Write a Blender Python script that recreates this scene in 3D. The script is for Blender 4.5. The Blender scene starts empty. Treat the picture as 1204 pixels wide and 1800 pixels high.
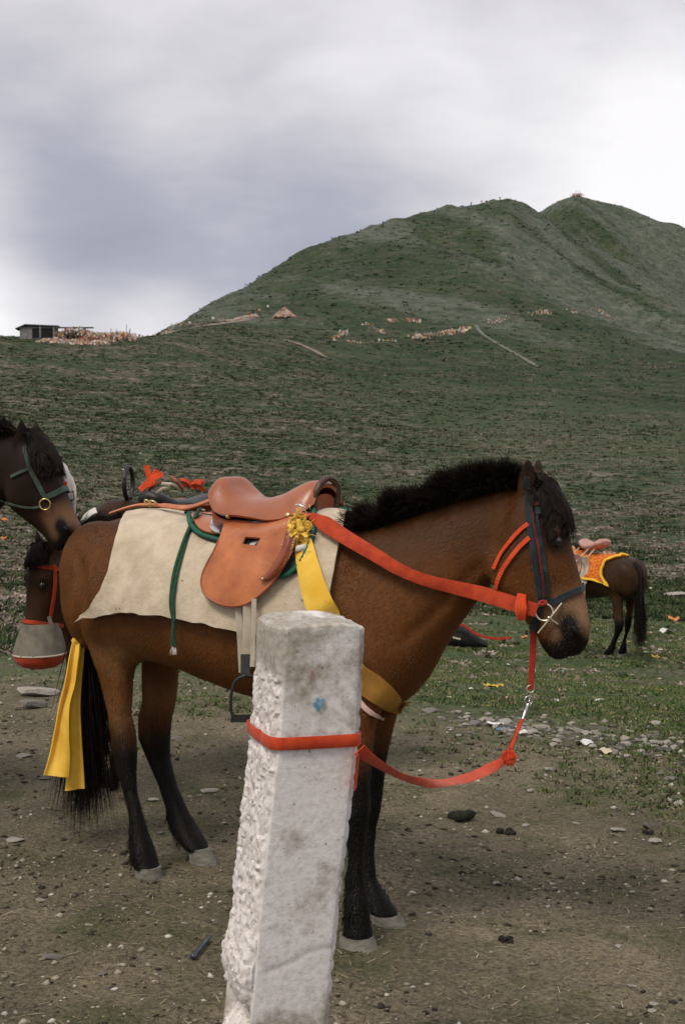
import bpy, bmesh, math, random
import numpy as np
from mathutils import Vector, Matrix
from mathutils.bvhtree import BVHTree
from mathutils.geometry import delaunay_2d_cdt

random.seed(7)
RNG = np.random.default_rng(7)
scene = bpy.context.scene
COL = scene.collection
R = math.radians

# ------------------------------------------------------------------ camera
EYE = Vector((0, 0, 1.57))
PITCH = math.atan(150 / 2500)
FPX = 2500.0
cam_d = bpy.data.cameras.new('camera')
cam_d.sensor_fit = 'VERTICAL'
cam_d.sensor_height = 36.0
cam_d.sensor_width = 24.0
cam_d.lens = 50.0
cam_d.clip_start = 0.05
cam_d.clip_end = 6000
cam_d.dof.use_dof = True
cam_d.dof.focus_distance = 4.3
cam_d.dof.aperture_fstop = 16.0
cam = bpy.data.objects.new('camera', cam_d)
COL.objects.link(cam)
cam.location = EYE
cam.rotation_euler = (math.pi / 2 - PITCH, 0, 0)
scene.camera = cam
C_FWD = Vector((0, math.cos(PITCH), -math.sin(PITCH)))
C_UP = Vector((0, math.sin(PITCH), math.cos(PITCH)))


def ray(px, py):
    return C_FWD + Vector((1, 0, 0)) * ((px - 602) / FPX) + C_UP * ((900 - py) / FPX)


def at(px, py, d):
    return EYE + ray(px, py) * d


def on_plane(px, py, o, n):
    r = ray(px, py)
    return EYE + r * ((o - EYE).dot(n) / r.dot(n))


# ------------------------------------------------------------------ sky and sun (bright overcast)
SUN_DIR = Vector((-0.34, -0.46, 0.82)).normalized()     # towards the sun
w = bpy.data.worlds.new('World')
scene.world = w
w.use_nodes = True
wt = w.node_tree
wt.nodes.clear()


def N(nt, typ, ins=None, **attrs):
    n = nt.nodes.new(typ)
    for k, v in attrs.items():
        setattr(n, k, v)
    for k, v in (ins or {}).items():
        s = n.inputs[k]
        if isinstance(v, bpy.types.NodeSocket):
            nt.links.new(v, s)
        else:
            s.default_value = v
    return n


def MA(nt, op, a, b=0.0, c=0.0, clamp=False):
    n = N(nt, 'ShaderNodeMath', {0: a, 1: b, 2: c}, operation=op, use_clamp=clamp)
    return n.outputs[0]


def MIX(nt, f, a, b, blend='MIX'):
    n = N(nt, 'ShaderNodeMix', {0: f}, data_type='RGBA', blend_type=blend)
    for i, v in ((6, a), (7, b)):
        if isinstance(v, bpy.types.NodeSocket):
            nt.links.new(v, n.inputs[i])
        else:
            n.inputs[i].default_value = (*v[:3], 1)
    return n.outputs[2]


def RAMP(nt, f, stops, interp='LINEAR'):
    n = N(nt, 'ShaderNodeValToRGB', {0: f})
    cr = n.color_ramp
    cr.interpolation = interp
    while len(cr.elements) < len(stops):
        cr.elements.new(0.5)
    for e, (p, c) in zip(cr.elements, stops):
        e.position = p
        e.color = (*c, 1) if len(c) == 3 else c
    return n.outputs[0]


sky = N(wt, 'ShaderNodeTexSky', sky_type='NISHITA', sun_disc=False,
        sun_elevation=math.asin(SUN_DIR.z), sun_rotation=math.atan2(SUN_DIR.x, SUN_DIR.y), altitude=3500.0)
tc = N(wt, 'ShaderNodeTexCoord')
mp = N(wt, 'ShaderNodeMapping', {'Vector': tc.outputs['Generated'], 'Scale': (1.0, 1.0, 2.4), 'Location': (0.35, 0.1, 0.2)})
nz = N(wt, 'ShaderNodeTexNoise', {'Vector': mp.outputs[0], 'Scale': 3.0, 'Detail': 4.0, 'Roughness': 0.52, 'Distortion': 0.35})
nz2 = N(wt, 'ShaderNodeTexNoise', {'Vector': mp.outputs[0], 'Scale': 11.0, 'Detail': 5.0, 'Roughness': 0.58, 'Distortion': 0.25})
val = MA(wt, 'MULTIPLY_ADD', MA(wt, 'SUBTRACT', nz.outputs[0], 0.5), 0.95, 0.62)
val = MA(wt, 'MULTIPLY_ADD', MA(wt, 'SUBTRACT', nz2.outputs[0], 0.5), 0.32, val)
# broad cloud masses: (pixel of the photograph, angular radius in degrees, brightness)
for bx, by, rad, amp in ((-60, 585, 3.0, 0.45), (260, 585, 2.0, 0.30), (1260, 390, 5.0, 0.46), (1120, 150, 5.0, 0.10),
                         (170, 430, 4.4, -0.42), (560, 350, 5.0, -0.36), (60, 330, 3.5, -0.16), (560, 20, 7.0, 0.22),
                         (860, 250, 3.5, -0.05)):
    dv = ray(bx, by).normalized()
    dt = N(wt, 'ShaderNodeVectorMath', {0: tc.outputs['Generated'], 1: tuple(dv)}, operation='DOT_PRODUCT').outputs['Value']
    ex = MA(wt, 'EXPONENT', MA(wt, 'MULTIPLY', MA(wt, 'SUBTRACT', dt, 1.0), 1.0 / (1 - math.cos(R(rad)))))
    val = MA(wt, 'MULTIPLY_ADD', ex, amp, val)
cl = RAMP(wt, val, [(0.0, (0.24, 0.245, 0.295)), (0.3, (0.33, 0.33, 0.38)), (0.62, (0.535, 0.52, 0.545)), (1.0, (0.77, 0.75, 0.75))])
skym = N(wt, 'ShaderNodeVectorMath', {0: sky.outputs[0]}, operation='SCALE')
skym.inputs['Scale'].default_value = 0.1
colr = MIX(wt, 0.94, skym.outputs[0], cl)
bg = N(wt, 'ShaderNodeBackground', {'Color': colr, 'Strength': 1.0})
wo = N(wt, 'ShaderNodeOutputWorld', {'Surface': bg.outputs[0]})

sun_d = bpy.data.lights.new('sun', 'SUN')
sun_d.energy = 1.5
sun_d.angle = R(20)
sun_d.color = (1.0, 0.93, 0.80)
sun = bpy.data.objects.new('sun', sun_d)
COL.objects.link(sun)
sun.rotation_euler = SUN_DIR.to_track_quat('Z', 'Y').to_euler()
sun.location = (-6, -3, 12)

scene.render.engine = 'CYCLES'
scene.view_settings.view_transform = 'Standard'
scene.view_settings.look = 'None'
scene.view_settings.exposure = 0.42
scene.view_settings.gamma = 1.0
scene.cycles.max_bounces = 5
scene.cycles.diffuse_bounces = 3
scene.cycles.glossy_bounces = 2
scene.cycles.use_adaptive_sampling = True
scene.cycles.adaptive_threshold = 0.02

# ------------------------------------------------------------------ helpers


def tag(o, label=None, cat=None, group=None, kind=None):
    if label: o['label'] = label
    if cat: o['category'] = cat
    if group: o['group'] = group
    if kind: o['kind'] = kind
    return o


def thing(name, loc, label, cat, group=None):
    o = bpy.data.objects.new(name, None)
    o.empty_display_size = 0.1
    COL.objects.link(o)
    o.location = loc
    return tag(o, label, cat, group)


def obj(name, verts, faces, mat, parent=None, origin=None, smooth=True, cols=None, uvs=None):
    """one mesh object; verts in world space, stored relative to the parent's (or its own) origin"""
    v = np.asarray([tuple(p) for p in verts] if not isinstance(verts, np.ndarray) else verts, dtype=np.float32)
    root = parent
    o_loc = Vector((0, 0, 0))
    while root is not None:
        o_loc = o_loc + Vector(root.location)
        root = root.parent
    if parent is None:
        if origin is None:
            origin = ((v[:, 0].min() + v[:, 0].max()) / 2, (v[:, 1].min() + v[:, 1].max()) / 2, v[:, 2].min())
        o_loc = Vector(origin)
    v = v - np.array(o_loc, dtype=np.float32)
    me = bpy.data.meshes.new(name)
    if isinstance(faces, np.ndarray):
        nf, k = faces.shape
        me.vertices.add(len(v)); me.vertices.foreach_set('co', v.ravel())
        me.loops.add(nf * k); me.loops.foreach_set('vertex_index', faces.ravel().astype(np.int32))
        me.polygons.add(nf); me.polygons.foreach_set('loop_start', np.arange(0, nf * k, k, dtype=np.int32))
        me.update(calc_edges=True)
        me.validate()
    else:
        me.from_pydata([tuple(p) for p in v], [], faces)
        me.update()
    if smooth:
        me.polygons.foreach_set('use_smooth', np.ones(len(me.polygons), dtype=bool))
        if len(v) < 20000: me.set_sharp_from_angle(angle=R(46))
    if cols is not None:
        ca = me.color_attributes.new('col', 'FLOAT_COLOR', 'POINT')
        c = np.ones((len(v), 4), dtype=np.float32)
        c[:, :cols.shape[1]] = cols
        ca.data.foreach_set('color', c.ravel())
    if mat is not None:
        for m in (mat if isinstance(mat, (list, tuple)) else [mat]):
            me.materials.append(m)
    o = bpy.data.objects.new(name, me)
    COL.objects.link(o)
    if parent is not None:
        o.parent = parent
    else:
        o.location = o_loc
    return o


class MB:
    """collects shapes for ONE mesh"""
    def __init__(s):
        s.v = []; s.f = []

    def add(s, v, f):
        n = len(s.v)
        s.v += [tuple(p) for p in v]
        s.f += [tuple(i + n for i in q) for q in f]
        return s

    def build(s, name, mat, parent=None, **k):
        return obj(name, s.v, s.f, mat, parent, **k)


def loft(secs, n=20, cap=True):
    """secs: (centre, A, B[, exponent[, egg]]) rings"""
    v = []; f = []
    for sec in secs:
        c, A, B = sec[:3]
        e = sec[3] if len(sec) > 3 else 2.0
        egg = sec[4] if len(sec) > 4 else 0.0
        for k in range(n):
            t = 2 * math.pi * k / n
            cc, ss = math.cos(t), math.sin(t)
            cc = math.copysign(abs(cc) ** (2 / e), cc)
            ss = math.copysign(abs(ss) ** (2 / e), ss)
            v.append(c + A * cc + B * ss * (1 + egg * cc))
    m = len(secs)
    for i in range(m - 1):
        for k in range(n):
            a, b = i * n + k, i * n + (k + 1) % n
            f.append((a, b, b + n, a + n))
    if cap:
        v.append(secs[0][0]); v.append(secs[-1][0])
        for k in range(n):
            f.append((len(v) - 2, (k + 1) % n, k))
            f.append((len(v) - 1, (m - 1) * n + k, (m - 1) * n + (k + 1) % n))
    return v, f


def tube(pts, r, n=8):
    """round tube through points, r a number or list"""
    pts = [Vector(p) for p in pts]
    secs = []
    up = Vector((0.13, 0.21, 0.97)).normalized()
    for i, p in enumerate(pts):
        d = (pts[min(i + 1, len(pts) - 1)] - pts[max(i - 1, 0)])
        d = d.normalized() if d.length > 1e-9 else Vector((0, 0, 1))
        a = d.cross(up)
        a = a.normalized() if a.length > 0.05 else d.cross(Vector((1, 0, 0))).normalized()
        b = d.cross(a).normalized()
        rr = r[i] if isinstance(r, (list, tuple)) else r
        secs.append((p, a * rr, b * rr))
    return loft(secs, n)


def ring_tube(c, a, b, r, n=28, m=8):
    """closed torus, a and b the half-axes"""
    nrm = a.cross(b).normalized()
    v = []; f = []
    for i in range(n):
        t = 2 * math.pi * i / n
        o = a * math.cos(t) + b * math.sin(t)
        od = o.normalized()
        for k in range(m):
            u = 2 * math.pi * k / m
            v.append(c + o + od * (r * math.cos(u)) + nrm * (r * math.sin(u)))
    for i in range(n):
        for k in range(m):
            f.append((i * m + k, ((i + 1) % n) * m + k, ((i + 1) % n) * m + (k + 1) % m, i * m + (k + 1) % m))
    return v, f


def spline(pts, k=8):
    """Catmull-Rom through points (tuples of any length)"""
    P = [np.array(p, dtype=float) for p in pts]
    P = [2 * P[0] - P[1]] + P + [2 * P[-1] - P[-2]]
    out = []
    for i in range(1, len(P) - 2):
        a, b, c, d = P[i - 1], P[i], P[i + 1], P[i + 2]
        for j in range(k):
            t = j / k
            out.append(0.5 * (2 * b + (c - a) * t + (2 * a - 5 * b + 4 * c - d) * t * t + (3 * b - a - 3 * c + d) * t ** 3))
    out.append(P[-2])
    return out


def ribbon(pts, nrms, width, th, closed=False):
    """strap of rectangular section with rounded lips; width a number or list"""
    v = []; f = []
    n = len(pts)
    for i in range(n):
        p, q = pts[max(i - 1, 0)], pts[min(i + 1, n - 1)]
        if closed:
            p, q = pts[i - 1], pts[(i + 1) % n]
        t = (q - p).normalized()
        nn = nrms[i].normalized()
        s = t.cross(nn).normalized()
        nn = s.cross(t).normalized()
        wd = (width[i] if isinstance(width, (list, tuple)) else width) / 2
        h = th / 2
        for a, b in ((-1, 0), (-0.86, 1), (0.86, 1), (1, 0), (0.86, -1), (-0.86, -1)):
            v.append(pts[i] + s * (a * wd) + nn * (b * h))
    m = n if closed else n - 1
    for i in range(m):
        j = (i + 1) % n
        for k in range(6):
            f.append((i * 6 + k, i * 6 + (k + 1) % 6, j * 6 + (k + 1) % 6, j * 6 + k))
    if not closed:
        f.append(tuple(range(6))[::-1]); f.append(tuple(range((n - 1) * 6, n * 6)))
    return v, f


def box(c, ax, ay, az):
    c = Vector(c)
    v = [c + ax * i + ay * j + az * k for k in (-1, 1) for j in (-1, 1) for i in (-1, 1)]
    return v, [(0, 2, 3, 1), (4, 5, 7, 6), (0, 1, 5, 4), (2, 6, 7, 3), (0, 4, 6, 2), (1, 3, 7, 5)]


def ellipsoid(c, A, B, Cc, nu=16, nv=10):
    v = []; f = []
    for i in range(1, nv):
        ph = math.pi * i / nv
        for k in range(nu):
            t = 2 * math.pi * k / nu
            v.append(c + Cc * math.cos(ph) + (A * math.cos(t) + B * math.sin(t)) * math.sin(ph))
    v.append(c + Cc); v.append(c - Cc)
    for i in range(nv - 2):
        for k in range(nu):
            f.append((i * nu + k, (i + 1) * nu + k, (i + 1) * nu + (k + 1) % nu, i * nu + (k + 1) % nu))
    for k in range(nu):
        f.append((len(v) - 2, k, (k + 1) % nu))
        f.append((len(v) - 1, (nv - 2) * nu + (k + 1) % nu, (nv - 2) * nu + k))
    return v, f


# value noise (numpy)
def _h(ix, iy, iz, s):
    n = (ix.astype(np.int64) * 374761393 + iy.astype(np.int64) * 668265263 + iz.astype(np.int64) * 2147483647 + s * 974634777) & 0xFFFFFFFF
    n = ((n ^ (n >> 13)) * 1274126177) & 0xFFFFFFFF
    n = ((n ^ (n >> 16)) * 2246822519) & 0xFFFFFFFF
    return ((n ^ (n >> 15)) & 0xFFFFFF) / float(0xFFFFFF)


def vnoise(x, y, z=None, s=0):
    x = np.asarray(x, dtype=float); y = np.asarray(y, dtype=float)
    z = np.zeros_like(x) if z is None else np.asarray(z, dtype=float)
    ix, iy, iz = np.floor(x), np.floor(y), np.floor(z)
    fx, fy, fz = x - ix, y - iy, z - iz
    fx, fy, fz = (t * t * (3 - 2 * t) for t in (fx, fy, fz))
    r = 0
    for a in (0, 1):
        for b in (0, 1):
            for c in (0, 1):
                r = r + _h(ix + a, iy + b, iz + c, s) * (fx if a else 1 - fx) * (fy if b else 1 - fy) * (fz if c else 1 - fz)
    return r * 2 - 1


def fbm(x, y, z=None, s=0, o=4, g=0.5):
    r = 0; a = 1.0; k = 1.0; t = 0
    for i in range(o):
        r = r + a * vnoise(np.asarray(x) * k, np.asarray(y) * k, None if z is None else np.asarray(z) * k, s + i * 17)
        t += a; a *= g; k *= 2.03
    return r / t


def sstep(a, b, x):
    t = np.clip((x - a) / (b - a), 0, 1)
    return t * t * (3 - 2 * t)


# ------------------------------------------------------------------ materials
def mat(name, c1, c2=None, scale=12.0, rough=0.7, bump=0.0, bscale=None, bdist=0.01, metal=0.0, attr=False, detail=5.0,
        c3=None, spec=0.4, sheen=0.0, stretch=None, coat=0.0, spot=None, lo=0.35, hi=0.65, trans=0.0):
    m = bpy.data.materials.new(name)
    m.use_nodes = True
    nt = m.node_tree
    nt.nodes.clear()
    co = N(nt, 'ShaderNodeTexCoord').outputs['Object']
    if stretch:
        co = N(nt, 'ShaderNodeMapping', {'Vector': co, 'Scale': stretch}).outputs[0]
    nz = N(nt, 'ShaderNodeTexNoise', {'Vector': co, 'Scale': scale, 'Detail': detail, 'Roughness': 0.6})
    c2 = c2 or tuple(min(1, x * 1.25) for x in c1)
    stops = [(lo, c1), (hi, c2)] if c3 is None else [(lo, c1), ((lo + hi) / 2, c2), (hi, c3)]
    c = RAMP(nt, nz.outputs[0], stops)
    if attr:
        a = N(nt, 'ShaderNodeVertexColor', layer_name='col').outputs[0]
        c = MIX(nt, 1.0, a, c, 'MULTIPLY')
    if spot:      # (scale, threshold, colour)
        vz = N(nt, 'ShaderNodeTexNoise', {'Vector': co, 'Scale': spot[0], 'Detail': 3.0})
        c = MIX(nt, RAMP(nt, vz.outputs[0], [(spot[1], (0, 0, 0)), (spot[1] + 0.06, (1, 1, 1))]), c, spot[2])
    b = N(nt, 'ShaderNodeBsdfPrincipled', {'Base Color': c, 'Roughness': rough, 'Metallic': metal, 'Specular IOR Level': spec,
                                           'Sheen Weight': sheen, 'Coat Weight': coat, 'Transmission Weight': trans})
    if bump:
        bz = N(nt, 'ShaderNodeTexNoise', {'Vector': co, 'Scale': bscale or scale * 4, 'Detail': 6.0, 'Roughness': 0.65})
        bp = N(nt, 'ShaderNodeBump', {'Strength': bump, 'Distance': bdist, 'Height': bz.outputs[0]})
        nt.links.new(bp.outputs[0], b.inputs['Normal'])
    N(nt, 'ShaderNodeOutputMaterial', {'Surface': b.outputs[0]})
    return m


def weave_mat(name, c1, c2, rough=0.8, k=900.0):
    m = mat(name, c1, c2, scale=25, rough=rough, sheen=0.15, spec=0.25)
    nt = m.node_tree
    b = [n for n in nt.nodes if n.type == 'BSDF_PRINCIPLED'][0]
    co = N(nt, 'ShaderNodeTexCoord').outputs['Object']
    w1 = N(nt, 'ShaderNodeTexWave', {'Vector': co, 'Scale': k / 6.28, 'Distortion': 1.0}, bands_direction='DIAGONAL')
    nz = N(nt, 'ShaderNodeTexNoise', {'Vector': co, 'Scale': 260.0, 'Detail': 3.0})
    h = MA(nt, 'MULTIPLY_ADD', nz.outputs[0], 0.8, w1.outputs['Fac'])
    bp = N(nt, 'ShaderNodeBump', {'Strength': 0.5, 'Distance': 0.0015, 'Height': h})
    nt.links.new(bp.outputs[0], b.inputs['Normal'])
    return m


M = {}
M['bay'] = mat('bay_coat', (0.72, 0.72, 0.72), (1.18, 1.12, 1.05), scale=9, rough=0.52, bump=0.35, bscale=160, bdist=0.004, attr=True, spec=0.15, sheen=0.0, stretch=(1, 1, 0.45), detail=5)
M['coat'] = mat('short_coat_hair', (0.85, 0.85, 0.85), (1.1, 1.08, 1.05), scale=5, rough=0.48, attr=True, spec=0.22)
M['hair'] = mat('black_hair', (0.005, 0.004, 0.0032), (0.021, 0.0135, 0.009), scale=55, rough=0.7, spec=0.12)
M['hairb'] = mat('brown_black_hair', (0.012, 0.008, 0.005), (0.035, 0.019, 0.010), scale=25, rough=0.6, spec=0.3)
M['hoof'] = mat('dusty_hoof_horn', (0.12, 0.11, 0.09), (0.24, 0.22, 0.185), scale=24, rough=0.85, bump=0.5, bscale=60, bdist=0.004, stretch=(1, 1, 3))
M['eye'] = mat('dark_eye', (0.006, 0.004, 0.003), (0.012, 0.008, 0.006), rough=0.06, spec=0.8, coat=0.5)
M['eye_dull'] = mat('nostril_dark', (0.006, 0.004, 0.004), rough=0.7)
M['felt'] = mat('cream_felt', (0.43, 0.345, 0.235), (0.63, 0.52, 0.385), scale=14, rough=0.95, bump=0.6, bscale=70, bdist=0.007, sheen=0.3, spec=0.1, spot=(34, 0.71, (0.16, 0.11, 0.07)), lo=0.25, hi=0.62)
M['leather'] = mat('tan_saddle_leather', (0.31, 0.078, 0.020), (0.60, 0.190, 0.056), scale=9, rough=0.38, bump=0.4, bscale=90, bdist=0.003, spec=0.5, coat=0.12, spot=(40, 0.70, (0.24, 0.06, 0.02)), lo=0.28, hi=0.72)
M['leather_seat'] = mat('brown_seat_leather', (0.27, 0.070, 0.024), (0.40, 0.125, 0.050), scale=7, rough=0.33, bump=0.3, bscale=110, bdist=0.003, spec=0.55, coat=0.15, lo=0.28, hi=0.72)
M['leather_dk'] = mat('dark_red_leather', (0.22, 0.05, 0.02), (0.33, 0.095, 0.040), scale=9, rough=0.4, bump=0.3, bscale=90, bdist=0.003)
M['thread'] = mat('cream_thread', (0.62, 0.50, 0.33), rough=0.8)
M['brass'] = mat('brass', (0.62, 0.45, 0.20), (0.75, 0.58, 0.28), rough=0.3, metal=1.0)
M['steel'] = mat('bright_steel', (0.62, 0.62, 0.60), (0.82, 0.82, 0.80), scale=40, rough=0.22, metal=1.0)
M['nickel'] = mat('plated_wire', (0.75, 0.68, 0.52), (0.85, 0.80, 0.68), rough=0.3, metal=0.85)
M['blackmetal'] = mat('black_iron', (0.012, 0.012, 0.012), (0.03, 0.028, 0.025), rough=0.45, bump=0.2, bscale=80)
M['darkhandle'] = mat('worn_brown_handle', (0.05, 0.025, 0.018), (0.11, 0.06, 0.045), scale=20, rough=0.4)
M['greenrope'] = mat('green_rope', (0.010, 0.045, 0.022), (0.03, 0.10, 0.05), scale=120, rough=0.85, bump=0.8, bscale=300, bdist=0.003)
M['greentrim'] = mat('green_trim', (0.008, 0.075, 0.045), (0.02, 0.14, 0.085), scale=60, rough=0.7, bump=0.6, bscale=200, bdist=0.003)
M['pad'] = mat('dark_green_pad', (0.015, 0.035, 0.025), (0.03, 0.06, 0.04), scale=40, rough=0.9)
M['orange'] = weave_mat('orange_red_webbing', (0.50, 0.040, 0.010), (0.66, 0.075, 0.016))
M['redweb'] = weave_mat('dark_red_webbing', (0.30, 0.022, 0.012), (0.42, 0.045, 0.02))
M['rein'] = weave_mat('faded_red_rein', (0.36, 0.034, 0.011), (0.56, 0.065, 0.016))
M['fluor'] = weave_mat('bright_orange_tape', (0.66, 0.055, 0.014), (0.80, 0.10, 0.022), k=500)
M['navy'] = weave_mat('faded_navy_webbing', (0.009, 0.014, 0.019), (0.032, 0.046, 0.054))
M['maroon'] = weave_mat('maroon_webbing', (0.10, 0.008, 0.010), (0.20, 0.02, 0.02))
M['yellow'] = mat('yellow_cloth', (0.76, 0.42, 0.030), (0.92, 0.60, 0.10), scale=7, rough=0.85, bump=0.5, bscale=220, bdist=0.002, sheen=0.2, spec=0.2, spot=(9, 0.68, (0.45, 0.22, 0.03)))
M['ochre'] = mat('ochre_cloth', (0.28, 0.13, 0.020), (0.44, 0.22, 0.035), scale=10, rough=0.9, bump=0.4, bscale=200, bdist=0.002)  # browner lower part of the yellow breast band
M['pinkcloth'] = mat('pale_pink_cloth', (0.62, 0.42, 0.36), rough=0.9)
M['girthweb'] = mat('pale_girth_webbing', (0.44, 0.37, 0.28), (0.58, 0.50, 0.40), scale=20, rough=0.9, bump=0.4, bscale=400, bdist=0.001)
M['white'] = mat('white_cloth', (0.66, 0.63, 0.58), (0.80, 0.77, 0.72), scale=12, rough=0.9, bump=0.3, bscale=60, bdist=0.004)
M['greenweb'] = weave_mat('green_halter_webbing', (0.035, 0.060, 0.042), (0.075, 0.105, 0.075))
M['grimy'] = mat('grimy_canvas', (0.16, 0.14, 0.105), (0.27, 0.245, 0.19), scale=18, rough=0.95, bump=0.5, bscale=120, bdist=0.003)
M['ink'] = mat('black_ink', (0.02, 0.018, 0.018), rough=0.8)

# ------------------------------------------------------------------ terrain
_tx = np.array([-300, 0, 150, 230, 300, 390, 520, 590, 690, 760, 830, 890, 945, 1000, 1060, 1130, 1204, 1500], float)
_xs = np.arange(-300, 1501, 6.0)


def _cc(v):
    return np.interp(_xs, _tx, np.array(v, float))


_x5 = [-300, 0, 600, 900, 1204, 1500]
_knots = []      # (radius, row of the photograph) per column
for r_, ys in ((16, [1090, 1095, 1130, 1155, 1165, 1170]), (30, [995, 1000, 1030, 1048, 1055, 1060]),
               (60, [860, 866, 900, 915, 922, 928]), (100, [765, 770, 800, 815, 822, 830]),
               (180, [650, 655, 705, 730, 742, 750])):
    _knots.append((np.full_like(_xs, r_), np.interp(_xs, _x5, ys)))
_knots.append((np.full_like(_xs, 250), _cc([580, 588, 593, 591, 590, 602, 625, 640, 655, 662, 668, 672, 675, 680, 685, 690, 695, 700])))
_knots.append((np.full_like(_xs, 310), _cc([650, 650, 640, 620, 588, 583, 598, 606, 614, 620, 625, 628, 630, 635, 640, 645, 650, 655])))
_r3 = _cc([400, 400, 400, 400, 400, 450, 530, 570, 620, 660, 690, 720, 740, 760, 780, 800, 820, 850])
_y3 = _cc([660, 655, 640, 612, 570, 522, 452, 416, 388, 371, 357, 348, 378, 412, 442, 474, 508, 562])
_knots.append((_r3, _y3))
_knots.append((_r3 * 1.13, _y3 + 34))
_knots.append((np.full_like(_xs, 1050), _cc([700, 700, 700, 690, 680, 640, 600, 560, 520, 480, 430, 408, 378, 337, 350, 369, 396, 480])))
_knots.append((np.full_like(_xs, 1250), _cc([720, 720, 720, 710, 700, 680, 640, 600, 560, 520, 470, 440, 410, 385, 400, 420, 440, 520])))
_knots.append((np.full_like(_xs, 3200), np.full_like(_xs, 745)))
_lr = np.linspace(math.log(16), math.log(3200), 900)
_T = np.zeros((len(_xs), len(_lr)))
for i in range(len(_xs)):
    _T[i] = np.interp(_lr, [math.log(k[0][i]) for k in _knots], [k[1][i] for k in _knots])
_ker = np.exp(-np.linspace(-2, 2, 9) ** 2); _ker /= _ker.sum()
_Tp = np.pad(_T, ((0, 0), (4, 4)), mode='edge')
_T = np.stack([np.convolve(r_, _ker, 'valid') for r_ in _Tp])
_ker2 = np.exp(-np.linspace(-2, 2, 5) ** 2); _ker2 /= _ker2.sum()
_Tp = np.pad(_T, ((2, 2), (0, 0)), mode='edge')
_T = sum(_Tp[k:k + _T.shape[0]] * _ker2[k] for k in range(5))


def hgt(X, Y, fine=True):
    X = np.asarray(X, float); Y = np.asarray(Y, float)
    r = np.hypot(X, Y) + 1e-6
    az = np.arctan2(X, Y)
    azc = np.clip(az, -0.9, 0.9)
    px = np.clip(602 + 2500 * np.tan(azc), -299, 1499)
    fi = (px - _xs[0]) / 6.0
    fj = (np.log(np.clip(r, 16, 3190)) - _lr[0]) / (_lr[1] - _lr[0])
    i = np.clip(fi.astype(int), 0, len(_xs) - 2); j = np.clip(fj.astype(int), 0, len(_lr) - 2)
    a = fi - i; b = fj - j
    yv = (_T[i, j] * (1 - a) * (1 - b) + _T[i + 1, j] * a * (1 - b) + _T[i, j + 1] * (1 - a) * b + _T[i + 1, j + 1] * a * b)
    rr = np.clip(r, 16, 3200)
    ztab = 1.57 + (750 - yv) / 2500 * rr * np.cos(np.clip(az, -0.25, 0.25))
    znear = -0.062 * 1.6 * np.tanh((X - 0.1) / 1.6) + 0.03 * sstep(5.5, 8.5, r) * vnoise(X * 0.6, Y * 0.6, s=3)
    t = sstep(7.0, 16.5, r)
    z = znear * (1 - t) + ztab * t
    if fine:
        # tussocks and hollows on the slope, spurs and gullies on the mountain
        amp = sstep(9, 40, r)
        z = z + amp * 0.10 * fbm(X * 0.5, Y * 0.5, s=11, o=3) + amp * sstep(25, 120, r) * 0.45 * fbm(X * 0.09, Y * 0.09, s=12, o=3)
        m = sstep(300, 480, r) * (1 - .55 * np.exp(-((r - np.interp(px, _xs, _r3)) / 70) ** 2)) * (1 - .3 * np.exp(-((r - 1050) / 90) ** 2))
        sp = 1 - np.abs(vnoise(X * 0.016 + Y * 0.007, Y * 0.004 - X * 0.002, s=21)) * 2
        sp2 = 1 - np.abs(vnoise(X * 0.045 + Y * 0.020, Y * 0.012 - X * 0.006, s=22)) * 2
        z = z + m * (4.4 * (sp - .5) + 3.0 * (sp2 - .5) + 1.4 * fbm(X * 0.06, Y * 0.06, s=23, o=4) - .6)
        # small relief of trampled earth near the camera
        d = 1 - sstep(9, 16, r)
        z = z + d * (0.010 * fbm(X * 2.2, Y * 2.2, s=31, o=3) + 0.006 * fbm(X * 9, Y * 9, s=32, o=2))
    return z


def gz(x, y):
    return float(hgt(np.array([x]), np.array([y]))[0])


def ground_hit(px, py):
    """where the sight line of a pixel meets the ground"""
    rd = np.array(ray(px, py)); e = np.array(EYE)
    ds = _DS
    P = e[None] + rd[None] * ds[:, None]
    gap = P[:, 2] - hgt(P[:, 0], P[:, 1], False)
    below = gap < 0
    k = int(np.argmax(below)) if below.any() else int(np.argmin(gap / ds))
    d2 = np.linspace(ds[max(k - 3, 0)], ds[min(k + 3, len(ds) - 1)], 160)
    P = e[None] + rd[None] * d2[:, None]
    hz = hgt(P[:, 0], P[:, 1])
    gap = P[:, 2] - hz
    j = int(np.argmax(gap < 0)) if (gap < 0).any() else int(np.argmin(gap))
    return Vector((P[j, 0], P[j, 1], hz[j]))


_DS = np.exp(np.linspace(math.log(1.5), math.log(2500), 420))


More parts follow.
